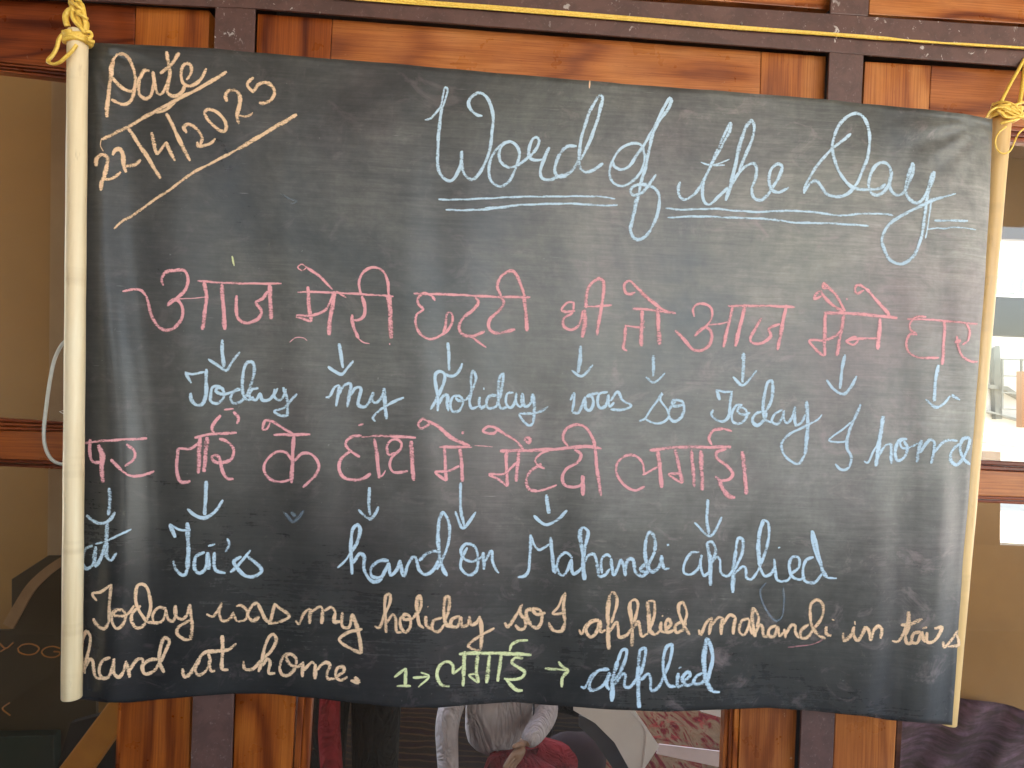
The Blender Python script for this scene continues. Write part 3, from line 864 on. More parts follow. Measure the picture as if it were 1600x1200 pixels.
 ('chalk_word', 'peach chalk word applied in the peach sentence', 'orange', """
U 6 500,335 515,362 545,310 590,280
U 6.5 625,272 570,290 542,345 575,382 612,340 630,285 635,350 665,335
U 7.5 685,460 680,330 680,200 690,120
U 5.5 690,120 710,102 735,130 730,200 700,295
U 6 690,345 735,290 745,330 750,380 795,372 825,330
U 7 830,440 830,300 815,200 822,160
U 5.5 822,160 850,148 868,175 860,230 835,300
U 6 840,325 870,285 880,330 890,378 930,358
U 5.5 930,355 968,250 968,162 930,158
U 7.5 928,160 935,260 942,340 975,370
U 5 975,370 1005,340
U 6 1012,285 1012,340 1040,355
U 4 1016,252 1024,246
U 6.5 1040,335 1075,300 1060,270 1040,300 1050,350 1095,340
U 6.5 1145,285 1100,310 1108,352 1150,330 1165,275
U 6 1150,158 1122,180 1130,250 1155,310 1192,368
U 5 1150,158 1172,230 1155,305
"""),
 ('chalk_word', 'peach chalk word mahandi in the peach sentence', 'orange', """
U 6 1245,335 1260,365 1290,300 1330,258
U 7 1330,258 1320,310 1312,368
U 5 1320,320 1370,258 1398,260
U 7 1398,260 1390,310 1388,368
U 5.5 1392,310 1440,245 1478,258
U 6.5 1478,258 1468,310 1462,365
Z 5.5 120,345 75,362 60,420 85,448 115,410 130,350
Z 6 125,350 126,400 142,445
Z 3.5 640,350 655,356
Z 7.5 148,275 140,340 150,400 158,462
Z 5.5 150,278 182,335 168,400
Z 6 160,440 190,385 205,400 215,455 250,450
Z 6 292,390 250,410 242,450 275,460 300,400 312,455 340,430
Z 6 342,410 350,468
Z 6 350,445 390,385 412,392 412,430 435,468
Z 6 495,380 448,420 450,467 490,462 530,400
Z 6 520,420 575,340 585,260 545,230 508,260 505,340 525,410 560,455 600,470
Z 7 605,395 605,440 635,455
"""),
 ('chalk_smudge', 'faint pink chalk marks under the word mahandi', 'fadepink', """
Z 2.5 365,525 420,520 500,510 570,485 590,465
"""),
 ('chalk_word', 'peach chalk word in of the peach sentence', 'orange', """
Z 6.5 710,435 715,485 760,450 778,395
Z 6.5 775,400 775,450 800,482 830,440 850,395
Z 3.5 782,362 786,385
Z 6 850,395 870,420 882,480 900,420 930,393 950,410 945,472
"""),
 ('chalk_word', "peach chalk word tai's reaching the right rod", 'orange', """
Z 5.5 1015,485 1050,492 1090,430 1110,380
Z 9 1120,302 1115,390 1098,450
Z 7 1098,450 1110,500 1150,495
Z 6.5 1070,385 1130,382 1205,348
Z 6 1195,430 1150,440 1138,490 1170,498 1200,445 1218,492
Z 6 1206,425 1204,465 1224,494
Z 6 1235,430 1232,490 1262,495 1300,460 1328,400 1280,408
Z 5 1205,405 1235,400
Z 5.5 1335,490 1342,522 1380,490 1425,420
Z 5.5 1418,440 1430,510 1365,522
"""),
 ('chalk_word', 'peach chalk word hand at the start of the last line', 'orange', """
P 6 130,770 112,680 112,580 140,505 162,530 160,600 138,690 122,760
P 6 130,745 160,680 180,690 185,750 200,795 240,800
P 6 290,670 240,690 220,750 240,797 280,790 300,740 312,680 310,760 340,792 370,760 388,700
P 6.5 388,690 400,740 410,795
P 6 410,750 460,680 492,680 492,720
P 6.5 600,680 540,685 490,720 505,770 560,755 600,700
P 6.5 600,700 640,620 658,562 625,550 600,620 598,700 625,765
"""),
 ('chalk_word', 'peach chalk word at in the last line', 'orange', """
P 6.5 740,738 755,790 790,770 830,700 880,640 960,628 1030,620 1075,580
P 6 900,640 912,690 890,750 840,778 820,740 850,680
P 6 905,690 920,755 945,752
P 7 990,530 990,640 985,745
P 5 985,748 1028,745
"""),
 ('chalk_word', 'peach chalk word home and full stop in the last line', 'orange', """
P 6 1120,690 1130,740 1180,740 1240,680 1300,620 1328,560 1308,525 1280,545 1255,600 1240,680 1215,760
P 6 1240,720 1270,680 1288,700 1280,765 1320,768
Q 6 230,490 180,492 150,560 160,612 200,622 240,580 252,520 220,490 190,500 210,550 260,568 292,540
Q 7 292,535 290,632
Q 6 295,590 350,540 372,555
Q 7 370,550 370,645
Q 6 375,590 430,542 462,555 445,610 450,642 500,640
Q 6 500,630 550,595 545,568 508,578 500,630 530,652 572,630
Q 8 590,655 640,662 615,632
"""),
 ('chalk_word', 'lime green chalk numeral 1 with a small arrow', 'lime', """
Q 5 865,635 900,605 935,575
Q 6.5 936,575 934,690
Q 5 880,688 968,688
Q 4.5 980,635 1075,630
Q 4 1030,602 1080,628 1015,695
"""),
 ('chalk_word', 'lime green Hindi chalk word with a top bar', 'lime', """
Q 6.5 1268,487 1400,482 1600,486 1722,492
Q 6 1210,690 1160,680 1130,620 1150,560 1200,535 1232,560 1230,612
Q 5 1230,612 1300,560
Q 7 1305,470 1298,580 1295,690
Q 7 1385,495 1378,600 1390,668
Q 4 1390,668 1330,620 1380,610
Q 7.5 1460,495 1450,590 1440,670
Q 6.5 1532,495 1520,590 1510,660
U 5 65,470 80,430 120,405 180,402
U 5.5 150,515 100,510 78,540 120,570 158,600 140,635 80,648 30,640
U 6 40,640 70,680 110,712 148,715
"""),
 ('chalk_arrow', 'lime green chalk arrow pointing right to the blue word', 'lime', """
U 4.5 285,578 350,582 438,592
U 6 370,535 395,565 435,590
U 6 435,590 395,640 390,695
"""),
 ('chalk_word', 'blue chalk word applied at the bottom edge beside the lime arrow', 'blue', """
U 5 510,690 535,697 580,620 620,590 690,588
U 6 685,580 620,592 580,640 565,705 600,712 650,680 690,608 672,680 690,712
U 8 705,785 712,640 740,530
U 6 740,530 768,465 795,462 790,520 755,600 722,655
U 6 720,680 770,612 788,620 785,690 820,692 862,640
U 8 875,825 868,700 870,560
U 6 870,560 880,465 912,455 905,540 880,620
U 6 885,650 930,612 945,640 952,715 990,700 1020,655
U 6 1015,655 1060,550 1082,430 1050,440 1025,520 1030,610 1060,685 1105,690
U 6.5 1120,605 1115,690 1150,682
U 5 1122,578 1138,566
U 6.5 1150,660 1195,622 1180,598 1145,640 1170,685 1215,670
U 6 1275,605 1230,630 1215,670 1260,672 1290,640
U 9 1300,385 1282,470 1282,600 1305,680 1330,722
U 7 1305,390 1335,500 1315,600 1300,660
U 5.5 1330,722 1380,727
"""),
 ('chalk_smudge', 'short lime chalk dash above the first pink word', 'lime', """
A 3.5 1450,400 1465,462
"""),
 ('chalk_smudge', 'tiny yellow chalk tick at the top edge of the cloth', 'orange', """
W 2.5 922,126 921,138
"""),
 ('chalk_smudge', 'faint pale scratch mark right of the date', 'faint', """
W 2.5 437,303 450,309 463,315 455,318
"""),
]
# ---------------------------------------------------------------- the timber wall
def lerp_line(a, b):
    """the line through two photograph points, as a function of y or x"""
    def fx(y): return a[0] + (b[0] - a[0]) * (y - a[1]) / (b[1] - a[1])
    def fy(x): return a[1] + (b[1] - a[1]) * (x - a[0]) / (b[0] - a[0])
    return fx, fy
TOPY, BOTY = -330, 1890
p1l = lerp_line((335, 45), (299, 1150))[0]; p1r = lerp_line((397, 70), (362, 1190))[0]
p2l = lerp_line((1295.5, 100), (1251, 1150))[0]; p2r = lerp_line((1350, 80), (1303, 1160))[0]
rail_lo = lerp_line((400, 13), (1600, 104))[1]; rail_hi = lerp_line((975, -1), (1600, 42))[1]
def clampline(fn_x, y): return fn_x(y)

frame = empty('door_frame', P(800, 1900, 0.0), 'dull brown painted timber frame with chipped posts and a long cross rail behind the blackboard', 'door frame')
def corner(fx, fy, y0):
    y = y0
    for _ in range(6): y = fy(fx(y))
    return (fx(y), y)
rl = lerp_line((128, 0.5), (335, 10.5))[1]
rb_hi = lambda x: rail_hi(x)
x1a, y1a = corner(p1l, rl, 10); x1b, y1b = corner(p1r, rail_lo, 14)
x2a, y2a = corner(p2l, rail_lo, 80); x2b, y2b = corner(p2r, rail_lo, 84)
board('cross_rail', [(-420, rl(-420)), (x1a, y1a), (x1b, y1b), (2050, rail_lo(2050)), (2050, rail_hi(2050)), (-420, rail_hi(-420))], 0.0, 0.005, BROWN, frame)
board('post', [(x1a + .0, y1a + .3), (x1b, y1b + .3), (p1r(BOTY), BOTY), (p1l(BOTY), BOTY)], 0.0005, 0.005, BROWN, frame)
board('post', [(x2a, y2a + .3), (x2b, y2b + .3), (p2r(BOTY), BOTY), (p2l(BOTY), BOTY)], 0.0005, 0.005, BROWN, frame)
board('post', [(1297.5, rail_hi(1297) - .3), (1357, rail_hi(1357) - .3), (1372, TOPY), (1314, TOPY)], 0.0005, 0.005, BROWN, frame, label='short brown post above the cross rail')
board('post', [(335, rail_hi(335) - .3), (396, rail_hi(396) - .3), (410, TOPY), (350, TOPY)], 0.0005, 0.005, BROWN, frame)
# the deep rebates that the leaves close against, near-black to paint in gap shade
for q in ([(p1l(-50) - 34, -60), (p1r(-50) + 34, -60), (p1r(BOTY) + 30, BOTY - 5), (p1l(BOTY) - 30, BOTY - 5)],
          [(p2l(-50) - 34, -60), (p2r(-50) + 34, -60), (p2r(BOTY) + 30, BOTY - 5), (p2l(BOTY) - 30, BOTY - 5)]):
    board('rebate', q, 0.075, 0.02, REBATESHADE, frame)
board('rebate', [(-420, rl(-420) + 40), (300, rl(300) + 40), (1000, rail_lo(1000) + 40), (2050, rail_lo(2050) + 40), (2050, rail_hi(2050) - 60), (-420, rail_hi(-420) - 60)], 0.0955, 0.02, REBATESHADE, frame)

def moulding(parent, xa, xb, fy0, fy1, yf, mat, n=3, up=True):
    """n rounded beads between the lines fy0 (upper) and fy1 (lower), stepping back"""
    for i in range(n):
        a, b = i / n, (i + 1) / n
        k = i if up else n - 1 - i
        q = [(xa, fy0(xa) + (fy1(xa) - fy0(xa)) * a + 0.3), (xb, fy0(xb) + (fy1(xb) - fy0(xb)) * a + 0.3),
             (xb, fy0(xb) + (fy1(xb) - fy0(xb)) * b - 0.6), (xa, fy0(xa) + (fy1(xa) - fy0(xa)) * b - 0.6)]
        board('moulding', q, yf + 0.004 + 0.005 * k, 0.02, mat, parent, bev=0.0022)

YL = 0.024           # front face of the door leaves
YG = 0.047           # the glass
def off(f, d): return lambda x: f(x) + d

# ---- left leaf
leaf = empty('door_leaf', P(60, 1900, YL), 'reddish teak door leaf with amber glass panes left of the blackboard', 'door')
at_ = lerp_line((107, 3), (327, 16))[1]
ar = lerp_line((327, 20), (296, 1150))[0]; al = lerp_line((212, 5), (184, 1100))[0]
board('stile', [(212, at_(212)), (ar(16), 16), (ar(BOTY), BOTY), (al(BOTY), BOTY)], YL, 0.04, WZ, leaf)
tb = lerp_line((0, 96), (103, 106))[1]
ax = lambda y: al(y) - 0.7
board('rail', [(-420, at_(-420)), (ax(5), at_(212) - .2), (ax(112), tb(212)), (-420, tb(-420))], YL + .001, 0.038, WXR, leaf, label='upper rail with dark wavy grain')
g0 = lerp_line((0, 112), (103, 124))[1]
moulding(leaf, -420, 208, off(tb, .3), g0, YL, WXR, 3)
mt0 = lerp_line((0, 653), (95, 659))[1]; mt1 = lerp_line((0, 673), (95, 675))[1]
mb0 = lerp_line((0, 717), (95, 720))[1]; mb1 = lerp_line((0, 729), (95, 734))[1]
moulding(leaf, -420, 190, mt0, mt1, YL, WXR, 3, up=False)
board('rail', [(-420, mt1(-420)), (ax(680), mt1(196)), (ax(722), mb0(195)), (-420, mb0(-420))], YL + .001, 0.038, WX, leaf)
moulding(leaf, -420, 190, mb0, mb1, YL, WXR, 2)
board('rail', [(-420, 1560), (ax(1560), 1574), (ax(BOTY), BOTY), (-420, BOTY)], YL + .001, 0.038, WX, leaf)
board('glass_pane', [(-420, g0(-420) - 4), (al(140) + 3, g0(210) - 4), (al(655) + 3, mt0(196) + 4), (-420, mt0(-420) + 4)], YG, 0.004, GLASS, leaf, bev=0)
board('glass_pane', [(-420, mb1(-420) - 4), (al(735) + 3, mb1(196) - 4), (al(1570) + 3, 1577), (-420, 1563)], YG, 0.004, GLASS, leaf, bev=0)
bead = lerp_line((184, 1095), (180, 1200))[0]
board('bead', [(bead(760) + 0, 760), (bead(760) + 5, 760), (bead(1560) + 5, 1560), (bead(1560), 1560)], YL - .003, 0.02, WZ, leaf, bev=.001)

# ---- middle leaf
leaf2 = empty('door_leaf', P(800, 1900, YL), 'orange teak door leaf with one wide glass pane behind the blackboard', 'door')
bt = lerp_line((402, 21), (1291, 88))[1]
bl = lerp_line((402.5, 22), (364, 1200))[0]; br = lerp_line((1291, 90), (1242, 1190))[0]
bsl = lerp_line((519, 30), (461, 1110))[0]; bsr = lerp_line((1190, 85), (1157, 1110))[0]
board('stile', [(402.5, 21), (519, bt(519)), (bsl(BOTY), BOTY), (bl(BOTY), BOTY)], YL, 0.04, WZ, leaf2)
board('stile', [(1190, bt(1190)), (1291, 88), (br(BOTY), BOTY), (bsr(BOTY), BOTY)], YL, 0.04, WZP, leaf2, label='right stile with pale dabs of putty')
board('rail', [(519.8, bt(520)), (1189.3, bt(1189)), (1186, 190), (514, 140)], YL + .001, 0.038, WXP, leaf2, label='upper rail with an arched dark grain line')
moulding(leaf2, 512, 1185, lambda x: 141 + (x - 514) * .0744, lambda x: 159 + (x - 514) * .0744, YL, WX, 3)
board('rail', [(480, 690), (1170, 716), (1169, 776), (477, 752)], YL + .001, 0.038, WX, leaf2)
board('rail', [(440, 1590), (1140, 1600), (1128, BOTY), (420, BOTY)], YL + .001, 0.038, WX, leaf2)
# beads along the pane: two steps on each side
for (xa, xb, dy) in ((462, 472, .002), (473, 484, .008)):
    board('bead', [(xa + 22, 770), (xb + 22, 770), (xb - 26, 1585), (xa - 26, 1585)], YL + dy, 0.02, WZ, leaf2, bev=.002)
for (xa, xb, dy) in ((1148, 1156, .003), (1141, 1147.5, .008), (1133, 1140, .014)):
    board('bead', [(xa + 12, 770), (xb + 12, 770), (xb - 18, 1585), (xa - 18, 1585)], YL + dy, 0.02, WZ, leaf2, bev=.002)
board('glass_pane', [(500, 757), (1150, 780), (1118, 1597), (452, 1590)], YG + .003, 0.004, GLASS, leaf2, bev=0)

# ---- right leaf
leaf3 = empty('door_leaf', P(1560, 1900, YL), 'teak door leaf with bright glass panes right of the blackboard', 'door')
ct = lerp_line((1352, 96), (1587, 110))[1]
cl = lerp_line((1352, 96), (1302, 1200))[0]; cr = lerp_line((1455, 106), (1400, 1150))[0]
board('stile', [(1352, 96), (1455, ct(1455)), (cr(BOTY), BOTY), (cl(BOTY), BOTY)], YL, 0.04, WZP, leaf3)
cb = lerp_line((1550, 195), (1600, 198))[1]
board('rail', [(1455.8, ct(1456)), (2050, ct(2050)), (2050, cb(2050)), (cr(190) + .8, cb(1450))], YL + .001, 0.038, WXP, leaf3)
c0 = off(cb, 25)
moulding(leaf3, 1454, 2050, cb, c0, YL, WXR, 3)
m0 = lerp_line((1536, 719), (1600, 722))[1]; m1 = lerp_line((1536, 735), (1600, 738))[1]
m2_ = lerp_line((1536, 775), (1600, 777))[1]; m3 = lerp_line((1536, 786), (1600, 789))[1]
moulding(leaf3, 1424, 2050, m0, m1, YL, WXR, 2, up=False)
board('rail', [(cr(735) + .8, m1(1424)), (2050, m1(2050)), (2050, m2_(2050)), (cr(775) + .8, m2_(1422))], YL + .001, 0.038, WXP, leaf3)
moulding(leaf3, 1421, 2050, m2_, m3, YL, WXR, 2)
board('rail', [(1382, 1590), (2050, 1600), (2050, BOTY), (1372, BOTY)], YL + .001, 0.038, WX, leaf3)
board('glass_pane', [(cr(210) - 3, c0(1450) - 4), (2050, c0(2050) - 4), (2050, m0(2050) + 4), (cr(715) - 3, m0(1424) + 4)], YG, 0.004, GLASS, leaf3, bev=0)
board('glass_pane', [(cr(780) - 3, m3(1421) - 4), (2050, m3(2050) - 4), (2050, 1604), (cr(1590) - 3, 1594)], YG, 0.004, GLASS, leaf3, bev=0)
board('bead', [(cr(800) + 1, 800), (cr(800) + 9, 800), (cr(1585) + 9, 1585), (cr(1585) + 1, 1585)], YL + .006, 0.02, WDK, leaf3, bev=.001)

# ---- fixed panels over the cross rail
t1 = lerp_line((1200, 7.5), (1297, 15))[1]; t2 = lerp_line((1358, 22), (1600, 37))[1]
tp = empty('transom_panel', P(850, t1(850), YL), 'worn pale wooden panel above the cross rail at the top centre', 'wood panel')
board('plank', [(402, t1(402) - .5), (1296.5, 15), (1311, TOPY), (415, TOPY)], YL, 0.05, WXP, tp)
tp2 = empty('transom_panel', P(1500, t2(1500), YL), 'knotty wooden panel above the cross rail in the top right corner', 'wood panel')
board('plank', [(1358, 22), (2050, t2(2050)), (2050, TOPY), (1373, TOPY)], YL, 0.05, WXP, tp2)

# ---------------------------------------------------------------- the blackboard
YB = -0.085
TOPC = [(118, 65), (138, 66), (150, 67), (220, 70), (325, 75), (400, 82), (520, 92), (600, 98), (700, 107), (800, 116), (920, 126), (1000, 133), (1100, 140), (1200, 148), (1290, 155), (1350, 162), (1440, 170), (1500, 177), (1551, 186)]
BOTC = [(104, 1090), (127, 1093), (170, 1098), (200, 1098), (260, 1092), (320, 1087), (365, 1084), (420, 1084), (480, 1090), (560, 1099), (620, 1105), (680, 1106), (740, 1101), (800, 1097), (860, 1102), (960, 1109), (1040, 1112), (1120, 1109), (1200, 1106), (1260, 1110), (1340, 1118), (1400, 1126), (1450, 1130), (1488, 1133)]
RIGC = [(1551, 186), (1547, 300), (1540, 420), (1530, 560), (1524, 640), (1515, 760), (1503, 900), (1496, 1010), (1488, 1133)]
def interp(c, x, k=0):
    if x <= c[0][k]: return c[0][1 - k]
    for a, b in zip(c, c[1:]):
        if x <= b[k]:
            t = (x - a[k]) / (b[k] - a[k]); t = t * t * (3 - 2 * t) * .35 + t * .65
            return a[1 - k] + (b[1 - k] - a[1 - k]) * t
    return c[-1][1 - k]
def right_edge(y): return interp(RIGC, y, 1)
def sheet_y(px, py):
    """depth of the hanging cloth at a photograph position: it ripples more towards its free lower edge"""
    v = max(0.0, min(1.0, (py - 80) / 1040.0))
    xs = px + 18 * math.sin(py / 170.0)
    base = 0.0
    a = v ** 1.6
    base -= a * 0.015 * math.exp(-((xs - 190) / 75.0) ** 2)
    base += a * 0.012 * math.exp(-((xs - 395) / 85.0) ** 2)
    base -= a * 0.014 * math.exp(-((xs - 660) / 95.0) ** 2)
    base += a * 0.006 * math.exp(-((xs - 800) / 60.0) ** 2)
    base -= a * 0.010 * math.exp(-((xs - 1030) / 120.0) ** 2)
    base += a * 0.006 * math.exp(-((xs - 1215) / 60.0) ** 2)
    a2 = 0.25 + 0.75 * v
    for cx, wd, am in ((168, 26, -.0022), (225, 30, .0018), (300, 40, -.0012), (470, 34, -.0016), (540, 30, .0012), (700, 34, .0015), (905, 40, -.0013), (1120, 34, -.0012),
                       (1345, 34, -.0024), (1395, 26, .0030), (1440, 24, -.0016), (1480, 16, .0028)):
        base += (4.2 if cx < 260 else 3.0) * a2 * am * math.exp(-((xs - cx) / wd) ** 2)
    # creases pulled from the two tied corners
    for (cx, cy, sx) in ((1548, 186, -1), (140, 68, 1)):
        dx, dy = (px - cx) * sx, py - cy
        r = math.hypot(dx, dy)
        if 0 < r < 260:
            th = math.atan2(dy, dx)
            base += 0.0032 * math.sin(th * 15 + cx) * math.exp(-((r - 45) / 60.0) ** 2)
    base += 0.0016 * mnoise.noise(Vector((px / 150.0, py / 260.0, 3.1)))
    base += 0.0005 * mnoise.noise(Vector((px / 45.0, py / 90.0, 9.0)))
    # the cloth curves back round the rods at both ends
    xr = right_edge(py)
    d = xr - px
    if d < 46: base += 0.016 * (1 - d / 46.0) ** 2
    if px < 165: base += 0.012 * ((165 - px) / 45.0) ** 2
    return YB + base
def on_sheet(px, py, lift=0.0):
    return P(px, py, sheet_y(px, py) - lift)

bb = empty('roll_up_blackboard', P(810, 1110, YB), 'large dark cloth blackboard covered in coloured chalk writing, stretched between two pale rods', 'blackboard')
bm = bmesh.new()
NU, NV = 190, 132
grid = []
for j in range(NV + 1):
    v = j / NV
    row = []
    for i in range(NU + 1):
        u = i / NU
        # left edge lies behind the left rod
        xl = 118 + (104 - 118) * v
        yl = 65 + (1090 - 65) * v
        yr_ = 186 + (1133 - 186) * v
        x = xl * (1 - u) + right_edge(yr_) * u
        y = interp(TOPC, x + (1 - 1) * 0) * (1 - v) + interp(BOTC, min(x, 1488)) * v
        if x > 1488: y = interp(TOPC, x) * (1 - v) + interp(BOTC, 1488) * v
        row.append((x, y))
    grid.append(row)
vs = [[bm.verts.new(on_sheet(x, y)) for x, y in row] for row in grid]
back = [[bm.verts.new(on_sheet(x, y, -0.0016)) for x, y in row] for row in grid]
for j in range(NV):
    for i in range(NU):
        bm.faces.new((vs[j][i], vs[j + 1][i], vs[j + 1][i + 1], vs[j][i + 1]))
        bm.faces.new((back[j][i], back[j][i + 1], back[j + 1][i + 1], back[j + 1][i]))
for j in range(NV):
    bm.faces.new((vs[j][0], back[j][0], back[j + 1][0], vs[j + 1][0]))
    bm.faces.new((vs[j][NU], vs[j + 1][NU], back[j + 1][NU], back[j][NU]))
for i in range(NU):
    bm.faces.new((vs[0][i], vs[0][i + 1], back[0][i + 1], back[0][i]))
    bm.faces.new((vs[NV][i], back[NV][i], back[NV][i + 1], vs[NV][i + 1]))
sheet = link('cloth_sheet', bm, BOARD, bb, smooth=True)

def m_rod(name='pale_rod', tan=1.0):
    k = NT(name)
    n1 = k.noise(k.coord((40, 40, 2.2)), 1.0, 5, 0.6, 0.4)
    col = k.ramp(n1, [(0.25, (0.66, 0.49, 0.26)), (0.5, (0.80, 0.64, 0.40)), (0.75, (0.88, 0.76, 0.53))])
    if tan < 1: col = k.mix(1.0, col, (0.90, 0.74, 0.50), 'MULTIPLY')
    sp = k.noise(k.coord((60, 60, 14)), 1.0, 4, 0.7)
    col = k.mix(k.ramp(sp, [(0.62, 0.0), (0.74, 0.5)]), col, (0.30, 0.17, 0.07))
    ring = k.noise(k.coord((2, 2, 30)), 1.0, 2, 0.5)
    col = k.mix(k.ramp(ring, [(0.62, 0.0), (0.70, 0.25)]), col, (0.45, 0.30, 0.14))
    return k.done(k.bsdf(col, 0.38, n1, 0.2, 0.0005))
ROD = m_rod(); ROD2 = m_rod('tan_rod', 0.5)
def rod(a, b, ya, yb, r, label, mat=None):
    bm = bmesh.new()
    A, B = P(*a, ya), P(*b, yb)
    n = 24
    pts = [A.lerp(B, i / n) for i in range(n + 1)]
    d = (B - A).normalized()
    pts = [A, A + d * .0015] + pts[1:-1] + [B - d * .0015, B]
    rads = [r * .93] + [r * (1 + 0.012 * math.sin(i * 1.7)) for i in range(len(pts) - 2)] + [r * .93]
    tube(bm, pts, rads, seg=32)
    o = link('rod', bm, mat or ROD, bb, label=label)
    for p in o.data.polygons: p.use_smooth = len(p.vertices) == 4
    return o
rod((121.5, 49), (112, 1091), -0.108, -0.108, 0.0140, 'fat pale rod at the left end')
rod((1567, 172), (1480, 1131), -0.044, -0.044, 0.0142, 'leaning pale rod at the right end, half behind the cloth', ROD2)

def chalk(name, label, colour, text, serial):
    bm = bmesh.new()
    uvl = bm.loops.layers.uv.new('UVMap')
    rnd = random.Random(serial * 13 + 5)
    lift0 = 0.0007
    for si, ln in enumerate(text.strip().splitlines()):
        pr = ln.split()
        ox, oy, s = TILE[pr[0]]
        wd = float(pr[1])
        if s == 6.667: pass
        raw = [tuple(map(float, q.split(','))) for q in pr[2:]]
        pts = [(ox + x / s, oy + y / s) for x, y in raw]
        path = smooth_path(pts, 2.0)
        n = len(path); arc = 0.0
        ph, ph2 = rnd.uniform(0, 9), rnd.uniform(0, 9)
        L, Rr, us = [], [], []
        for i, (x, y) in enumerate(path):
            a = path[max(i - 1, 0)]; b = path[min(i + 1, n - 1)]
            tx, ty = b[0] - a[0], b[1] - a[1]; q = math.hypot(tx, ty) or 1
            nx, ny = -ty / q, tx / q
            if i: arc += math.dist(path[i - 1], path[i])
            ww = wd * 0.5 * (1 + 0.10 * math.sin(arc / 9 + ph) + 0.08 * math.sin(arc / 3.7 + ph2)) * 0.91
            if min(i, n - 1 - i) < 3: ww *= (0.55, 0.78, 0.93)[min(i, n - 1 - i)]
            x += 0.25 * math.sin(arc / 6 + ph2) * nx; y += 0.25 * math.sin(arc / 6 + ph2) * ny
            lift = lift0 + si * 0.00001 + arc * 0.0000006
            L.append(bm.verts.new(on_sheet(x + nx * ww, y + ny * ww, lift)))
            Rr.append(bm.verts.new(on_sheet(x - nx * ww, y - ny * ww, lift)))
            us.append(arc)
        for i in range(n - 1):
            try: f = bm.faces.new((L[i], L[i + 1], Rr[i + 1], Rr[i]))
            except ValueError: continue
            for lp, uv in zip(f.loops, ((0, us[i]), (0, us[i + 1]), (1, us[i + 1]), (1, us[i]))): lp[uvl].uv = uv
    return link(name, bm, CHALK[colour], bb, label=label, recalc=False)
for k_, (nm, lb, colr, txt) in enumerate(WORDS):
    chalk(nm, lb, colr, txt, k_)

# ---------------------------------------------------------------- ropes and cable
def m_rope():
    k = NT('yellow_rope')
    n1 = k.noise(k.coord((300, 300, 300)), 1.0, 3, 0.6)
    col = k.ramp(n1, [(0.3, (0.78, 0.46, 0.05)), (0.7, (0.94, 0.68, 0.15))])
    return k.done(k.bsdf(col, 0.38, n1, 0.4, 0.0006))
ROPE = m_rope()
def strand(parent, pxs, y, r, name='strand', flat=1.0, mat=None, step=4, label=None):
    """pxs: photograph points, optionally with a depth offset in mm as third value and a radius factor as fourth"""
    pts = [(p[0], p[1], p[2] if len(p) > 2 else 0.0, p[3] if len(p) > 3 else 1.0) for p in pxs]
    pa = smooth_path(pts, step)
    bm = bmesh.new()
    tube(bm, [P(a, b, y + c / 1000) for a, b, c, d in pa], [r * d for a, b, c, d in pa], seg=8, flat=flat)
    return link(name, bm, mat or ROPE, parent, smooth=True, label=label)

ra = empty('rope', P(1100, 36, -0.006), 'long yellow plastic rope stretched along the brown cross rail', 'rope')
for i, (dy, dz) in enumerate(((-2.7, 0), (0, -1.2), (2.6, 0))):
    q = [(-20, -52 + dy, dz - 2), (180, -33 + dy, dz - 3), (400, -17 + dy, dz - 3), (575, -2 + dy, dz - 4), (800, 14.5 + dy, dz - 4), (1000, 30.5 + dy * .9, dz - 4), (1150, 43 + dy * .8, dz - 4),
         (1290, 53 + dy * .55, dz - 4), (1380, 60 + dy * .2 + (i - 1), dz - 5), (1440, 65 - dy * .3, dz - 4), (1500, 69 + dy * .3, dz - 5), (1600, 75 + dy * .25, dz - 5), (1660, 79 + dy * .2, dz - 5), (1720, 86, dz - 5)]
    strand(ra, q, -0.002, 0.0016 if i != 1 else 0.0018)
nail = bmesh.new(); tube(nail, [P(1159, 40, 0.002), P(1159.5, 36, -0.012)], 0.0009, 6)
nl = link('nail', nail, plain('steel', (.2, .18, .16), (.3, .28, .26), 30, .4, Metallic=0.8)); tag(nl, 'small bent nail in the cross rail just above the yellow rope', 'nail')

rb = empty('rope', P(122, 40, -0.1), 'twisted yellow rope tied round the top of the left rod with a loose loop', 'rope')
YR = -0.108
strand(rb, [(108, -60, 40), (110, -10, 12), (112, 8, 0), (120, 22, -3), (126, 40, -3), (131, 52, -4)], YR, 0.0042)
strand(rb, [(124, -60, 42), (121, -10, 14), (123, 6, 2), (113, 14, -6), (125, 26, 0), (135, 36, 2), (134, 48, 0)], YR, 0.0040)
strand(rb, [(118, -60, 38), (115, -8, 10), (128, 8, -4), (131, 22, -7), (134, 40, -6), (131, 56, -6)], YR, 0.0036)
strand(rb, [(110, 2, -8), (122, 10, -12), (128, 16, -8), (118, 19, -10), (128, 24, -14), (137, 30, -8)], YR, 0.0026)
strand(rb, [(116, 14, -8), (108, 17, -6), (103, 24, -6), (103, 32, -6), (105.5, 41, -6)], YR, 0.0044, step=2, label='cut end of the rope')
strand(rb, [(113, 17, -8), (113, 26, -12), (119, 36, -12), (127, 44, -14), (133, 52, -14)], YR, 0.0030, step=2)
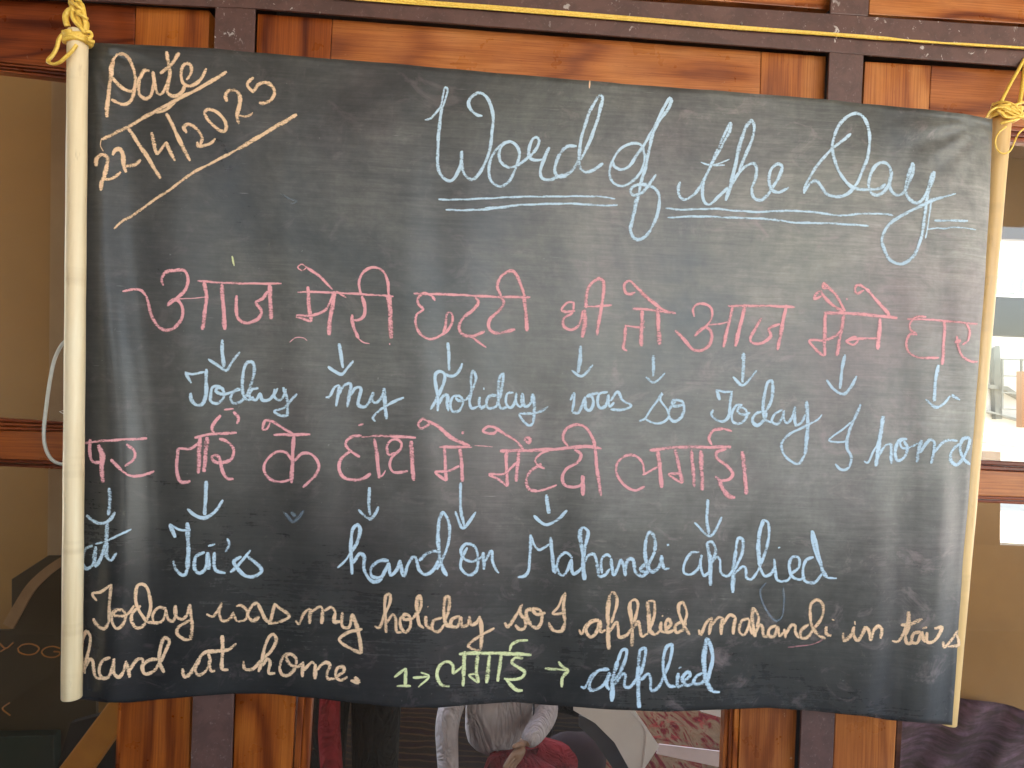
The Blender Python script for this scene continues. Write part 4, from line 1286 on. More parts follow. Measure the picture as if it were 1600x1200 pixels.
# turns round the rod
def turns(parent, ca, cb_, yc, r, n, rr, tilt=0.0, ph=0.0):
    A, B = P(*ca, yc), P(*cb_, yc)
    ax_ = (B - A).normalized(); u = Vector((0, -1, 0)); u = (u - ax_ * u.dot(ax_)).normalized(); v = ax_.cross(u)
    pts = []
    N = int(n * 28)
    for i in range(N + 1):
        t = i / N; a = 2 * PI * n * t + ph
        pts.append(A.lerp(B, t) + (u * math.cos(a) + v * math.sin(a)) * (r + 0.0008 * math.sin(a * 1.7)) + ax_ * tilt * math.sin(a))
    bm = bmesh.new(); tube(bm, pts, [rr * (1 + .12 * math.sin(i * .6)) for i in range(N + 1)], seg=8)
    return link('strand', bm, ROPE, parent, smooth=True, label='turns wound round the rod')
turns(rb, (121.5, 57), (121, 68), YR, 0.0160, 3.2, 0.0034, tilt=.0015)
turns(rb, (121.5, 59), (121, 66), YR, 0.0178, 2.1, 0.0028, tilt=-.003, ph=1)
strand(rb, [(134, 50, -14), (141, 50, -12), (143, 56, -12), (138, 62, -16), (148, 66, -12)], YR, 0.0026, step=2)
strand(rb, [(106, 53, -6), (98, 54, -10), (92, 62, -12), (89, 74, -12), (83, 85, -12), (76, 93, -12)], YR, 0.0036, step=2, flat=.7)
strand(rb, [(76, 93, -12), (75, 97, -14), (84, 100, -16), (94, 97, -20), (103, 89, -24), (112, 80, -26), (120, 70, -24)], YR, 0.0029, step=2, flat=.8)

rc = empty('rope', P(1580, 160, -0.07), 'tangled yellow rope knot at the top of the right rod with a thin loop', 'rope')
YQ = -0.050
strand(rc, [(1612, 60, 58), (1604, 84, 55), (1594, 104, 40), (1578, 132, 20), (1561, 166, 0)], YQ, 0.0030)
strand(rc, [(1606, 74, 58), (1602, 100, 50), (1598, 130, 25), (1592, 168, 0)], YQ, 0.0034)
turns(rc, (1566, 170), (1565, 182), YQ, 0.0180, 3.6, 0.0024, tilt=.004)
turns(rc, (1572, 168), (1570, 180), YQ, 0.0200, 2.6, 0.0020, tilt=-.007, ph=2)
turns(rc, (1580, 172), (1578, 180), YQ, 0.0160, 3.3, 0.0018, tilt=.008, ph=1)
rk = random.Random(5)
for i in range(7):
    a0 = rk.uniform(0, 6.28)
    q = [(1580 + 19 * math.cos(a0 + t * 1.5) * (1 + .15 * math.sin(t * 2 + i)), 175 + 9 * math.sin(a0 + t * 1.5 + .3 * i), -18 - 4 * math.sin(t + i)) for t in range(5)]
    strand(rc, q, YQ, 0.0016 + 0.0006 * rk.random(), step=2)
strand(rc, [(1541, 184, -14), (1547, 174, -18), (1558, 168, -20), (1570, 168, -22)], YQ, 0.0018, step=2)
strand(rc, [(1563, 193, -18), (1575, 190, -22), (1590, 186, -20), (1600, 178, -14)], YQ, 0.0024, step=2)
strand(rc, [(1572, 198, -20), (1560, 208, -22), (1555, 222, -22), (1559, 235, -22), (1568, 240, -22), (1578, 236, -22), (1585, 222, -20), (1592, 208, -16), (1604, 198, -12)], YQ, 0.0014, step=2, label='thin hanging loop')
strand(rc, [(1590, 180, -16), (1604, 186, -12), (1612, 196, -8)], YQ, 0.0030, step=2)
strand(rc, [(1582, 166, -16), (1600, 160, -12), (1614, 170, -8)], YQ, 0.0026, step=2)

cab = empty('cable', P(80, 640, -0.03), 'loose white cable bulging out from behind the left rod', 'cable')
strand(cab, [(112, 531, -4), (101, 534, -2), (92, 546, 0), (84, 566, 0), (78, 595, 0), (73, 630, 0), (69, 665, 0), (69, 688, 0), (73, 705, 0), (81, 718, 0), (91, 724, 0), (112, 727, -4)],
       -0.03, 0.0036, name='cord', mat=plain('white_cable', (.52, .50, .42), (.66, .64, .56), 40, .45), flat=.75)
cob = bmesh.new(); tube(cob, [P(104, 640, -0.012), P(93, 643, -0.014), P(104, 649, -0.012)], 0.0009, 5)
tag(link('thread', cob, plain('thread', (.7, .68, .6), (.8, .78, .7), 40, .7)), 'short white thread poking out beside the left rod', 'thread')

# ---------------------------------------------------------------- place behind the glass
GROUND = plain('pale_paving', (0.42, 0.38, 0.32), (0.52, 0.48, 0.41), 1.5, 0.8)
def slab(name, x0, x1, y0, y1, z0, z1, mat, **kw):
    bm = bmesh.new(); box(bm, x0, x1, y0, y1, z0, z1); return link(name, bm, mat, **kw)
slab('ground', -60, 60, -60, 60, -0.2, -0.012, GROUND, kind='structure')
FLOOR = plain('red_oxide_floor', (0.040, 0.015, 0.010), (0.065, 0.025, 0.015), 3, 0.45)
slab('floor', -5, 6, -3.4, 2.9, -0.2, 0.0, FLOOR, kind='structure')
ROOFM = plain('roof_boards', (0.15, 0.085, 0.04), (0.20, 0.12, 0.06), 2, 0.8)
slab('veranda_roof', -6, 7, -4.1, 1.25, 2.95, 3.15, ROOFM, kind='structure')
# the wall goes on over the panels
slab('back_sun_blocker', 1.2, 7, 1.26, 3.3, 2.95, 3.15, ROOFM, kind='structure')  # unseen slab added to keep the sun off the boards behind the right pane
slab('upper_wall', -6, 7, 0.03, 0.12, 2.42, 2.95, plain('cream_plaster', (.55, .48, .36), (.62, .55, .43), 3, .8), kind='structure')

AMB = plain('amber_plywood', (0.20, 0.105, 0.028), (0.27, 0.145, 0.042), 1.3, 0.45)
def poly(name, pxs, y, thick, mat, parent=None, bev=0.0, label=None):
    return board(name, pxs, y, thick, mat, parent, bev=bev, label=label)
o = poly('plywood_partition', [(-420, 20), (360, 20), (330, 1240), (-420, 1240)], 0.80, 0.03, AMB); tag(o, 'plain amber plywood partition seen through the left door panes', 'partition')
o = poly('reflection_strip', [(81, 60), (140, 60), (136, 1230), (71, 1230)], 0.60, 0.05, plain('pale_reflection', (.26, .17, .10), (.32, .22, .14), 6, .5)); tag(o, 'greyish upright strip standing in for a reflection in the left pane', 'post')  # strip put in for a pale upright reflection in the glass
sg = empty('notice_board', P(60, 1240, 0.5), 'dark notice board with faint orange capital letters, behind the lower left pane', 'notice board')
SIGNM = plain('dark_sign', (0.035, 0.022, 0.012), (0.055, 0.036, 0.018), 5, 0.5)
poly('panel', [(-200, 985), (150, 985), (150, 1240), (-200, 1240)], 0.50, 0.012, SIGNM, sg, bev=.001)
LETT = plain('orange_lettering', (0.34, 0.13, 0.03), (0.42, 0.17, 0.04), 30, 0.5)
def letter(ps, nm):
    bm = bmesh.new()
    for q in ps:
        pa = smooth_path(q, 2) if len(q) > 2 else q
        tube(bm, [P(a, b, 0.499) for a, b in pa], 0.0017, 6)
    link('letter', bm, LETT, sg, label=nm)
letter([[(-1, 1005), (9, 1013), (21, 1004)], [(9, 1013), (1, 1018)]], 'letter Y')
letter([[(28, 1013), (34, 1008), (46, 1006), (57, 1009), (61, 1014), (55, 1021), (42, 1023), (30, 1019), (28, 1013)]], 'letter O')
letter([[(94, 1013), (82, 1010), (70, 1013), (65, 1019), (70, 1025), (84, 1027), (93, 1023), (93, 1019), (84, 1018)]], 'letter G')
letter([[(15, 1098), (4, 1107), (16, 1118)], [(-4, 1098), (-2, 1118)]], 'letter K')
letter([[(110, 1028), (120, 1010), (130, 1030)], [(114, 1022), (126, 1023)]], 'letter A')
o = poly('crate', [(-60, 1152), (84, 1149), (84, 1215), (-60, 1215)], 0.46, 0.03, plain('dark_green', (.012, .022, .018), (.02, .032, .026), 9, .5), bev=.003); tag(o, 'blackish green crate low behind the lower left pane', 'crate')
sb = bmesh.new()
pa = smooth_path([(12, 979, 0), (28, 950, 0), (48, 918, 0), (75, 892, 0), (110, 868, 0)], 3)
L = []
for i, (a, b, _) in enumerate(pa):
    a2 = pa[min(i + 1, len(pa) - 1)]; a1 = pa[max(i - 1, 0)]
    tx, ty = a2[0] - a1[0], a2[1] - a1[1]; q = math.hypot(tx, ty); hw = 9 - 3 * i / len(pa)
    L.append((a - ty / q * hw, b + tx / q * hw, a + ty / q * hw, b - tx / q * hw))
for k in range(len(L) - 1):
    a, b = L[k], L[k + 1]
    prism(sb, [(P(x, y, .47).x, P(x, y, .47).z) for x, y in ((a[0], a[1]), (b[0], b[1]), (b[2], b[3]), (a[2], a[3]))], .47, .476)
bmesh.ops.remove_doubles(sb, verts=sb.verts, dist=1e-5)
o = link('strap', sb, plain('tan_strap', (.24, .14, .075), (.30, .18, .10), 20, .6)); tag(o, 'tan strap curving up behind the lower left pane', 'strap')
o = poly('cabinet', [(18, 905), (75, 868), (140, 868), (140, 992), (18, 992)], 0.49, 0.006, SIGNM, bev=.001); tag(o, 'dark cabinet top behind the tan strap', 'cabinet')
o = poly('timber_brace', [(62, 1240), (172, 1094), (200, 1094), (200, 1122), (118, 1240)], 0.35, 0.04, plain('ochre_timber', (.34, .13, .02), (.46, .19, .03), 12, .45), bev=.004); tag(o, 'slanting ochre timber brace behind the glass below the left rod', 'brace')
o = poly('dark_curtain', [(110, 1130), (260, 1090), (260, 1300), (60, 1300)], 0.42, 0.02, plain('black_cloth', (.01, .007, .006), (.016, .011, .01), 9, .9)); tag(o, 'black cloth under the slanting timber brace', 'cloth')

# right: timber screen, white house with a balcony, brown counter
VAL = plain('olive_timber', (0.085, 0.046, 0.006), (0.11, 0.06, 0.009), 2, 0.5)
o = poly('timber_valance', [(1380, 60), (2100, 90), (2100, 394), (1380, 366)], 2.75, 0.05, VAL); tag(o, 'wide olive brown timber board above the bright gap in the right pane', 'timber board')
o = poly('timber_beam', [(1380, 456), (2100, 486), (2100, 546), (1380, 516)], 2.75, 0.08, plain('brown_beam', (.030, .013, .003), (.045, .020, .005), 4, .9, spec=0.05)); tag(o, 'dark brown timber beam crossing the right pane', 'beam')
hs = empty('white_house', P(1600, 720, 9.0), 'bright white house with a balustraded balcony beyond the right door pane', 'house')
WH = plain('white_render', (0.34, 0.35, 0.35), (0.42, 0.43, 0.43), 2, 0.8)
poly('wall', [(1380, 250), (2300, 290), (2300, 800), (1380, 760)], 9.0, 0.3, WH, hs)
poly('balcony_slab', [(1380, 452), (2300, 490), (2300, 500), (1380, 462)], 8.3, 0.69, WH, hs)
poly('handrail', [(1380, 410), (2300, 448), (2300, 457), (1380, 419)], 8.35, 0.12, WH, hs)
poly('balcony_door', [(1380, 424), (2300, 462), (2300, 488), (1380, 450)], 8.92, 0.07, plain('shaded_glass', (.08, .095, .10), (.11, .125, .13), 3, .3), hs)
for i in range(14):
    px = 1548 + i * 13.5
    a, b = P(px, 419 + (px - 1540) * .042, 8.4), P(px, 459 + (px - 1540) * .042, 8.4)
    bmm = bmesh.new()
    prof = [(0, .6), (.08, .6), (.12, .35), (.3, .95), (.45, .8), (.7, .35), (.85, .4), (.92, .6), (1, .6)]
    tube(bmm, [b.lerp(a, t) for t, r in prof], [r * .036 for t, r in prof], seg=10)
    link('baluster', bmm, WH, hs, smooth=True)
GREYM = plain('grey_glass', (0.05, 0.06, 0.065), (0.09, 0.10, 0.105), 4, 0.25)
poly('window', [(1562, 540), (1566, 600), (1566, 655), (1556, 655), (1553, 600), (1553, 545)], 8.9, 0.08, GREYM, hs)
for k0 in range(6):
    xx = 1566 + k0 * 30
    poly('railing_bar', [(xx, 560), (xx + 2.2, 560), (xx + 2.2, 640), (xx, 640)], 8.8, 0.03, GREYM, hs)
for k0 in range(4):
    yy = 560 + k0 * 26
    poly('railing_bar', [(1566, yy), (1720, yy + 6), (1720, yy + 8.2), (1566, yy + 2.2)], 8.78, 0.02, GREYM, hs)
for q in ([(1540, 600), (1575, 604), (1602, 622), (1602, 626), (1572, 610), (1540, 606)], [(1540, 640), (1640, 668), (1640, 670), (1540, 643)], [(1540, 690), (1640, 705), (1640, 707), (1540, 692)]):
    poly('cornice', q, 8.85, 0.14, GREYM, hs)
o = poly('orange_post', [(1597, 580), (1612, 580), (1612, 668), (1597, 668)], 6.0, 0.08, plain('orange_paint', (.075, .03, .006), (.09, .036, .008), 4, .5)); tag(o, 'short orange post in front of the white house at the right edge', 'post')

CT = plain('brown_laminate', (0.26, 0.13, 0.045), (0.34, 0.18, 0.065), 2.2, 0.28)
cn = empty('counter', P(1700, 1240, 1.4), 'glossy brown laminate counter behind the lower right pane', 'counter')
poly('front_panel', [(1380, 846), (2100, 868), (2100, 1330), (1380, 1310)], 1.40, 0.05, CT, cn, bev=.002)
poly('side_post', [(1380, 700), (1564, 706), (1563, 852.5), (1380, 845.5)], 1.40, 0.05, CT, cn, bev=.002)
k = NT('mauve_cloth')
nn = k.noise(k.coord((8, 8, 8), (0, 0.8, 0)), 1.0, 5, .6, .5); st = k.noise(k.coord((8, 8, 60), (0, -0.65, 0)), 1.0, 4, .6)
MAUVE = k.done(k.bsdf(k.mix(k.ramp(st, [(.35, 0.), (.6, .8)]), k.ramp(nn, [(.35, (.16, .08, .12)), (.6, (.34, .19, .27))]), (.10, .065, .05)), .8, nn, .5, .01))
cm = bmesh.new()
GX, GYn = 26, 22
gv = []
for j in range(GYn + 1):
    r_ = []
    for i in range(GX + 1):
        u, v = i / GX, j / GYn
        px = 1400 + 210 * u; py = 1035 + 15 * math.sin(u * 5) + u * 95 + v * (240 - 60 * u)
        if u < .45: py -= 20 * math.sin(PI * u / .45)
        r_.append(cm.verts.new(P(px, py, 1.30 + .035 * math.sin(u * 17 + v * 9) + .02 * math.sin(v * 13 + u * 4))))
    gv.append(r_)
for j in range(GYn):
    for i in range(GX): cm.faces.new((gv[j][i], gv[j + 1][i], gv[j + 1][i + 1], gv[j][i + 1]))
bmesh.ops.solidify(cm, geom=cm.faces[:], thickness=.004)
o = link('draped_cloth', cm, MAUVE, smooth=True); tag(o, 'mauve streaked cloth heaped low behind the right pane', 'cloth')

# ---------------------------------------------------------------- people and things on the floor behind the wide pane
def skin(name, joints, edges, mat, parent, sub=2, root=0, label=None):
    """one continuous surface grown round a skeleton: joints (x, y, z, radius[, radius2])"""
    me = bpy.data.meshes.new(name)
    o = bpy.data.objects.new(name, me); C.objects.link(o)
    me.from_pydata([j[:3] for j in joints], edges, []); me.update()
    sm = o.modifiers.new('skin', 'SKIN')
    for i, j in enumerate(joints):
        me.skin_vertices[0].data[i].radius = (j[3], j[4] if len(j) > 4 else j[3])
        me.skin_vertices[0].data[i].use_root = (i == root)
    sm.use_smooth_shade = True
    ss = o.modifiers.new('sub', 'SUBSURF'); ss.levels = sub; ss.render_levels = sub
    me.materials.append(mat); o.parent = parent
    if label: o['label'] = label
    return o
SKIN = plain('brown_skin', (.20, .10, .055), (.25, .13, .075), 20, .5)
HAIR = plain('black_hair', (.008, .006, .005), (.015, .012, .01), 60, .4)
def cloth_m(name, a, b, sc_=9):
    k = NT(name)
    n1 = k.noise(k.coord((1, 1, 1)), sc_, 5, 0.6)
    fold = k.noise(k.coord((9, 9, 4.5)), 1.0, 3, 0.55, 1.6)
    ridge = k.math('ABSOLUTE', k.math('SUBTRACT', fold, 0.5))
    return k.done(k.bsdf(k.ramp(n1, [(0.3, a), (0.7, b)]), .9, ridge, 1.0, .06, 0.12))
def fingers(parent, wrist, d, s=1.0):
    """palm with four fingers and a thumb as one skinned hand"""
    w_ = Vector(wrist); d = Vector(d).normalized(); side = d.cross(Vector((0, 1, 0.2))).normalized()
    J = [(*w_, .016 * s)]; E = []
    J.append((*(w_ + d * .045 * s), .024 * s, .013 * s)); E.append((0, 1))
    for k, (o_, ln) in enumerate(((-.018, .050), (-.006, .058), (.006, .054), (.018, .042))):
        b = w_ + d * .062 * s + side * o_ * s
        i0 = len(J)
        J.append((*b, .0075 * s)); E.append((1, i0))
        J.append((*(b + (d * .55 * ln + Vector((0, -.3, 0)) * ln * .3) * s), .0065 * s)); E.append((i0, i0 + 1))
        J.append((*(b + (d * ln + Vector((0, -.6, 0)) * ln * .4) * s), .0055 * s)); E.append((i0 + 1, i0 + 2))
    i0 = len(J); b = w_ + d * .02 * s - side * .022 * s
    J.append((*b, .009 * s)); E.append((0, i0))
    J.append((*(b + (d * .03 - side * .014) * s), .0075 * s)); E.append((i0, i0 + 1))
    skin('hand', J, E, SKIN, parent, sub=1)
def head(parent, c, face=(0, -1, 0), s=1.0):
    bm = bmesh.new(); bmesh.ops.create_uvsphere(bm, u_segments=24, v_segments=16, radius=.1 * s)
    f = Vector(face).normalized(); up = Vector((0, 0, 1)); sd_ = f.cross(up)
    for v in bm.verts:
        p = v.co.copy(); fr_, si, z = p.y * -1, p.x, p.z
        z *= 1.15; si *= .80
        if z < 0: si *= 1 - .25 * (-z / (.115 * s)); fr_ *= 1 - .08 * (-z / (.115 * s))
        if fr_ > .06 * s and abs(si) < .02 * s and -.045 * s < z < .005 * s: fr_ += .018 * s * (1 - abs(si) / (.02 * s))
        v.co = Vector(c) + f * fr_ + sd_ * si + up * z
    h = link('head', bm, SKIN, parent, smooth=True)
    bm = bmesh.new(); bmesh.ops.create_uvsphere(bm, u_segments=24, v_segments=16, radius=.106 * s)
    dl = []
    for v in bm.verts:
        p = v.co.copy(); fr_, si, z = -p.y, p.x * .84, p.z * 1.16
        if fr_ > .03 * s and z < .055 * s: dl.append(v)
        if z < -.05 * s: dl.append(v)
        v.co = Vector(c) + f * (fr_ - .006 * s) + sd_ * si + up * (z + .006 * s)
    bmesh.ops.delete(bm, geom=list(set(dl)), context='VERTS')
    link('hair', bm, HAIR, parent, smooth=True)
    for sx_ in (-1, 1):
        bm = bmesh.new(); bmesh.ops.create_uvsphere(bm, u_segments=10, v_segments=8, radius=.011 * s)
        bmesh.ops.translate(bm, verts=bm.verts, vec=Vector(c) + f * .083 * s + sd_ * .032 * s * sx_ + up * .005 * s)
        link('eye', bm, plain('eye', (.02, .015, .012), (.03, .02, .02), 9, .2), parent, smooth=True)

def person(name, base, label, J, spec, hands, hd, s=1.0):
    """J: joint dictionary relative to base; spec: list of (part, material, chain lists with radii)"""
    root = empty('person', base, label, 'person')
    for part, mat, chains in spec:
        js, es, idx = [], [], {}
        for ch in chains:
            prev = None
            for key, *r in ch:
                if key not in idx:
                    idx[key] = len(js); js.append((*[c * s for c in J[key]], *[q * s for q in r]))
                if prev is not None and prev != idx[key]: es.append((prev, idx[key]))
                prev = idx[key]
        skin(part, js, es, mat, root)
    for a, b in hands:
        wv = Vector(J[a]) * s; fingers_parent = root
        J0 = wv; d = (Vector(J[a]) - Vector(J[b]))
        fingers(root, J0, d, s)
    hc = Vector(J['head']) * s
    # head() works in world space through link()
    head(root, Vector(base) + hc, hd, s)
    return root

# kneeling child in the pinkish white shirt
bB = P(776, 1205, 1.42); bB.z = 0.0
shirt = cloth_m('white_shirt', (.30, .255, .27), (.46, .40, .42), 7); red = cloth_m('red_trousers', (.16, .012, .016), (.24, .02, .025))
JB = dict(pel=(0, 0, .17), bel=(.0, -.03, .26), che=(-.005, -.05, .42), nek=(0, -.05, .53), head=(0, -.07, .66), hjt=(0, -.06, .60),
          sl=(-.13, -.05, .47), el=(-.19, -.10, .30), wl=(-.17, -.15, .10), sr=(.13, -.05, .47), er=(.17, -.12, .34), wr=(.08, -.22, .28),
          hl=(.02, -.05, .14), kl=(.22, -.20, .11), al=(.26, -.02, .05), hr=(.05, .04, .14), kr=(.30, -.02, .12), ar=(.24, .14, .05))
person('kneeling', bB, 'child in a pinkish white shirt and red trousers sitting behind the wide pane', JB, [
    ('body', SKIN, [[('che', .06), ('nek', .038), ('hjt', .036)], [('che', .06), ('sl', .035), ('el', .028), ('wl', .018)], [('che', .06), ('sr', .035), ('er', .028), ('wr', .018)],
                    [('che', .06), ('pel', .07), ('hl', .05), ('kl', .04), ('al', .028)], [('pel', .07), ('hr', .05), ('kr', .04), ('ar', .028)]]),
    ('shirt', shirt, [[('pel', .135, .11), ('bel', .13, .10), ('che', .125, .09), ('nek', .05)], [('che', .115, .085), ('sl', .055), ('el', .045), ('wl', .036)], [('che', .115, .085), ('sr', .055), ('er', .045), ('wr', .034)]]),
    ('trousers', red, [[('pel', .10), ('hl', .075), ('kl', .06), ('al', .045)], [('pel', .10), ('hr', .075), ('kr', .06), ('ar', .045)]])],
    [('wl', 'el'), ('wr', 'er')], (0.3, -1, -.2))
# seated figure in navy behind
bC = P(862, 1205, 1.95); bC.z = 0.0
JC = dict(JB); JC.update(hl=(-.08, 0, .15), hr=(.09, 0, .15), kl=(-.22, -.24, .16), kr=(.22, -.20, .14), al=(-.02, -.14, .05), ar=(.12, -.10, .05))
person('seated', bC, 'child in a mauve patterned top and navy trousers sitting cross-legged behind the white shirted child', JC, [
    ('body', SKIN, [[('che', .06), ('nek', .038), ('hjt', .036)], [('che', .06), ('sl', .035), ('el', .028), ('wl', .018)], [('che', .06), ('sr', .035), ('er', .028), ('wr', .018)],
                    [('che', .06), ('pel', .07), ('hl', .05), ('kl', .04), ('al', .028)], [('pel', .07), ('hr', .05), ('kr', .04), ('ar', .028)]]),
    ('shirt', cloth_m('mauve_print', (.20, .13, .15), (.42, .33, .34), 26), [[('bel', .12, .09), ('che', .12, .085), ('nek', .05)], [('che', .12, .085), ('sl', .055), ('el', .046), ('wl', .036)], [('che', .12, .085), ('sr', .055), ('er', .046), ('wr', .034)]]),
    ('trousers', cloth_m('navy_cloth', (.008, .009, .014), (.014, .016, .024)), [[('bel', .118, .09), ('pel', .125, .11), ('hl', .09), ('kl', .075), ('al', .055)], [('pel', .125, .11), ('hr', .09), ('kr', .075), ('ar', .055)]])],
    [('wl', 'el'), ('wr', 'er')], (-0.5, -1, -.2))
# standing figure in a black tracksuit with a red side stripe
bA = P(545, 1205, 1.12); bA.z = 0.0
blk = cloth_m('black_tracksuit', (.008, .008, .009), (.014, .013, .014)); 
JA = dict(pel=(0, 0, .72), bel=(0, 0, .84), che=(0, -.01, 1.03), nek=(0, -.01, 1.16), hjt=(0, -.02, 1.22), head=(0, -.03, 1.30),
          sl=(-.15, 0, 1.10), el=(-.19, 0, .88), wl=(-.20, -.06, .70), sr=(.15, 0, 1.10), er=(.19, 0, .88), wr=(.19, -.05, .69),
          hl=(-.075, 0, .69), kl=(-.085, -.01, .40), al=(-.09, .01, .07), tl=(-.095, -.13, .03), hr=(.075, 0, .69), kr=(.08, -.01, .40), ar=(.085, .02, .07), tr=(.10, -.12, .03))
pa_ = person('standing', bA, 'child standing in a black tracksuit with a red side panel behind the wide pane', JA, [
    ('body', SKIN, [[('che', .07), ('nek', .042), ('hjt', .038)], [('che', .07), ('sl', .04), ('el', .03), ('wl', .02)], [('che', .07), ('sr', .04), ('er', .03), ('wr', .02)],
                    [('che', .07), ('pel', .08), ('hl', .06), ('kl', .045), ('al', .032), ('tl', .026)], [('pel', .08), ('hr', .06), ('kr', .045), ('ar', .032), ('tr', .026)]]),
    ('jacket', blk, [[('pel', .125, .09), ('bel', .12, .09), ('che', .13, .09), ('nek', .055)], [('che', .13, .09), ('sl', .06), ('el', .05), ('wl', .036)], [('che', .13, .09), ('sr', .06), ('er', .05), ('wr', .036)]]),
    ('trousers', blk, [[('pel', .115, .10), ('hl', .095), ('kl', .085), ('al', .075)], [('pel', .115, .10), ('hr', .095), ('kr', .085), ('ar', .075)]])],
    [('wl', 'el'), ('wr', 'er')], (0.2, -1, 0))
st_ = bmesh.new()
tube(st_, [Vector(bA) + Vector(q) for q in ((-.06, -.07, .62), (-.055, -.075, .40), (-.035, -.078, .22), (-.015, -.072, .06))], [.03, .034, .034, .03], seg=12, flat=1)
link('side_panel', st_, red, pa_, smooth=True)

# rugs, bag, folded paper
def m_rug():
    k = NT('red_rug')
    v = k.coord((1, 1, 1), (0, 0, .6))
    n1 = k.noise(k.coord((9, 2.5, 1), (0, 0, .5)), 1.6, 5, .65, 1.6)
    col = k.ramp(n1, [(.30, (.035, .008, .012)), (.42, (.16, .012, .014)), (.50, (.19, .11, .06)), (.60, (.24, .15, .09)), (.66, (.18, .02, .016)), (.8, (.05, .012, .016))])
    n2 = k.noise(v, 14, 3, .6, .8)
    col = k.mix(k.ramp(n2, [(.58, 0.), (.66, .7)]), col, (.32, .04, .035))
    return k.done(k.bsdf(col, .9, n2, .6, .004, 0.08))
rug = bmesh.new()
GA = [(P(960, 1080, 2.1)), (P(1330, 1085, 2.1)), (P(1300, 1290, 1.15)), (P(930, 1290, 1.15))]
for g in GA: g.z = 0
def ground_grid(bm, q, n, m_, hfun, th=0.008):
    vv = []
    for j in range(m_ + 1):
        row = []
        for i in range(n + 1):
            u, v = i / n, j / m_
            p = q[0].lerp(q[1], u).lerp(q[3].lerp(q[2], u), v)
            row.append(bm.verts.new((p.x, p.y, th + hfun(p.x, p.y))))
        vv.append(row)
    for j in range(m_):
        for i in range(n): bm.faces.new((vv[j][i], vv[j + 1][i], vv[j + 1][i + 1], vv[j][i + 1]))
    bmesh.ops.solidify(bm, geom=bm.faces[:], thickness=.006)
ground_grid(rug, GA, 40, 40, lambda x, y: .012 * (1 + math.sin(x * 23 + y * 9) * math.sin(y * 17)) * .5)
tag(link('rug', rug, m_rug(), smooth=True), 'red and cream patterned rug seen through the right half of the wide pane', 'rug')
k = NT('striped_mat'); wv = k.n('TexWave', wave_type='BANDS', bands_direction='Y'); k.put(wv.inputs['Vector'], k.coord((1, 1, 1), (0, 0, .12))); wv.inputs['Scale'].default_value = 3.2; wv.inputs['Distortion'].default_value = 5; wv.inputs['Detail'].default_value = 4
MATM = k.done(k.bsdf(k.ramp(wv.outputs['Fac'], [(.2, (.012, .005, .002)), (.5, (.050, .024, .006)), (.75, (.012, .003, .002))]), .9, spec=0.05))
mt = bmesh.new(); GM = [P(470, 1080, 2.3), P(960, 1080, 2.3), P(928, 1320, 1.1), P(420, 1320, 1.1)]
for g in GM: g.z = 0
ground_grid(mt, GM, 24, 24, lambda x, y: .004 * math.sin(x * 11) * math.sin(y * 9))
tag(link('floor_mat', mt, MATM, smooth=True), 'brown striped mat on the floor left of the sitting child', 'mat')
bag = bmesh.new(); bc = P(905, 1195, 1.35); bmesh.ops.create_icosphere(bag, subdivisions=3, radius=1)
for v in bag.verts:
    p = v.co; kx = 1 + .12 * mnoise.noise(p * 1.7)
    v.co = Vector((bc.x + p.x * .13 * kx, bc.y + .12 + p.y * .10 * kx, max(.02, .10 + p.z * .10 * kx)))
tag(link('bag', bag, plain('plum_cloth', (.018, .010, .013), (.03, .017, .02), 9, .85, spec=0.1), smooth=True), 'dark plum cloth bag on the floor in front of the child in navy', 'bag')
PAPER = plain('white_paper', (.56, .49, .47), (.64, .57, .55), 5, .7)
pp = empty('paper_sheet', P(965, 1150, 1.25), 'large folded white paper sheet with a pointed end, right of centre behind the pane', 'paper')
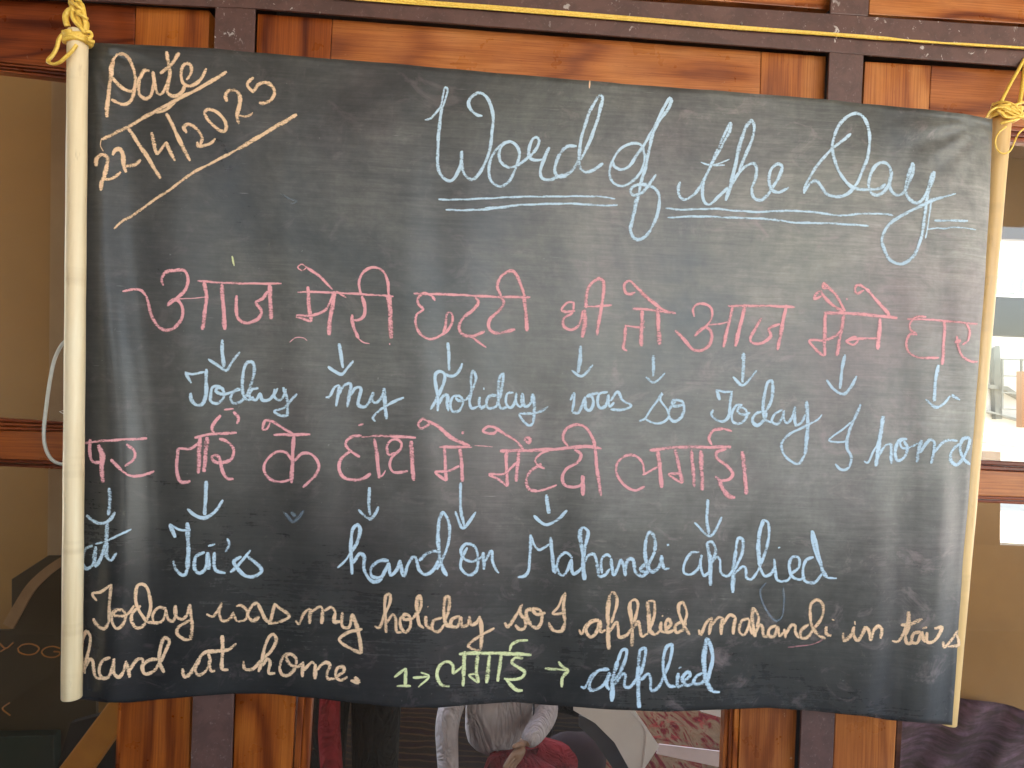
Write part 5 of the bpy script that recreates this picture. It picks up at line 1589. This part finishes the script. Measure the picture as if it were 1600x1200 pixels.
poly('sheet', [(896, 1085), (975, 1100), (1000, 1128), (1010, 1146), (1003, 1205), (985, 1205), (960, 1160), (930, 1130), (896, 1110)], 1.25, .004, PAPER, pp)
poly('fold', [(975.5, 1100), (985, 1100), (1030, 1166), (1003.5, 1206), (1010.5, 1146), (1000.5, 1128)], 1.244, .004, PAPER, pp)
o = poly('shawl', [(905, 1118), (925, 1125), (960, 1160), (984, 1204), (960, 1204), (930, 1160), (905, 1135)], 1.27, .01, plain('charcoal_cloth', (.02, .02, .025), (.035, .035, .045), 9, .8)); tag(o, 'charcoal cloth edge curving under the white paper', 'cloth')
o = poly('pale_sheet', [(1030, 1163), (1140, 1176), (1140, 1202), (1026, 1178)], 1.3, .006, plain('pale_pink_cloth', (.50, .38, .38), (.6, .46, .46), 9, .7)); tag(o, 'pale pink strip of cloth running to the right behind the wide pane', 'cloth')
o = poly('pale_box', [(1096, 1085), (1150, 1085), (1150, 1128), (1096, 1112)], 1.7, .05, PAPER); tag(o, 'pale box at the top right of the wide pane', 'box')

# ---------------------------------------------------------------- unseen blockers added behind the camera to shape sheen and reflections
BLOCKM = plain('blocker_dark', (.07, .045, .03), (.11, .07, .045), 3, .6)
slab('side_blocker', -2.2, -2.0, -2.35, 0.0, 0.0, 2.95, BLOCKM, kind='structure')
slab('side_blocker', -2.2, -2.0, -3.2, -2.85, 0.0, 2.95, BLOCKM, kind='structure')
slab('front_blocker', -2.0, -1.35, -3.2, -3.05, 0.0, 2.95, BLOCKM, kind='structure')  # added; the opening beside it throws light streaks on the cloth
slab('front_blocker', -0.95, -0.1, -3.2, -3.05, 0.0, 2.95, BLOCKM, kind='structure')
pw = empty('blocker', (1.0, -3.3, 0.0), 'low dark added parapet along the open edge of the veranda', 'blocker')
slab('blocker_panel', -2.3, 6.5, -3.36, -3.30, 0.0, 0.86, BLOCKM, parent=pw)  # added to keep the sunlit ground out of the pane reflections
slab('blocker_panel', -2.36, -2.30, -3.36, 0.0, 0.0, 0.86, BLOCKM, parent=pw)
slab('blocker_cap', -2.4, 6.5, -3.40, -3.26, 0.862, 0.90, BLOCKM, parent=pw)
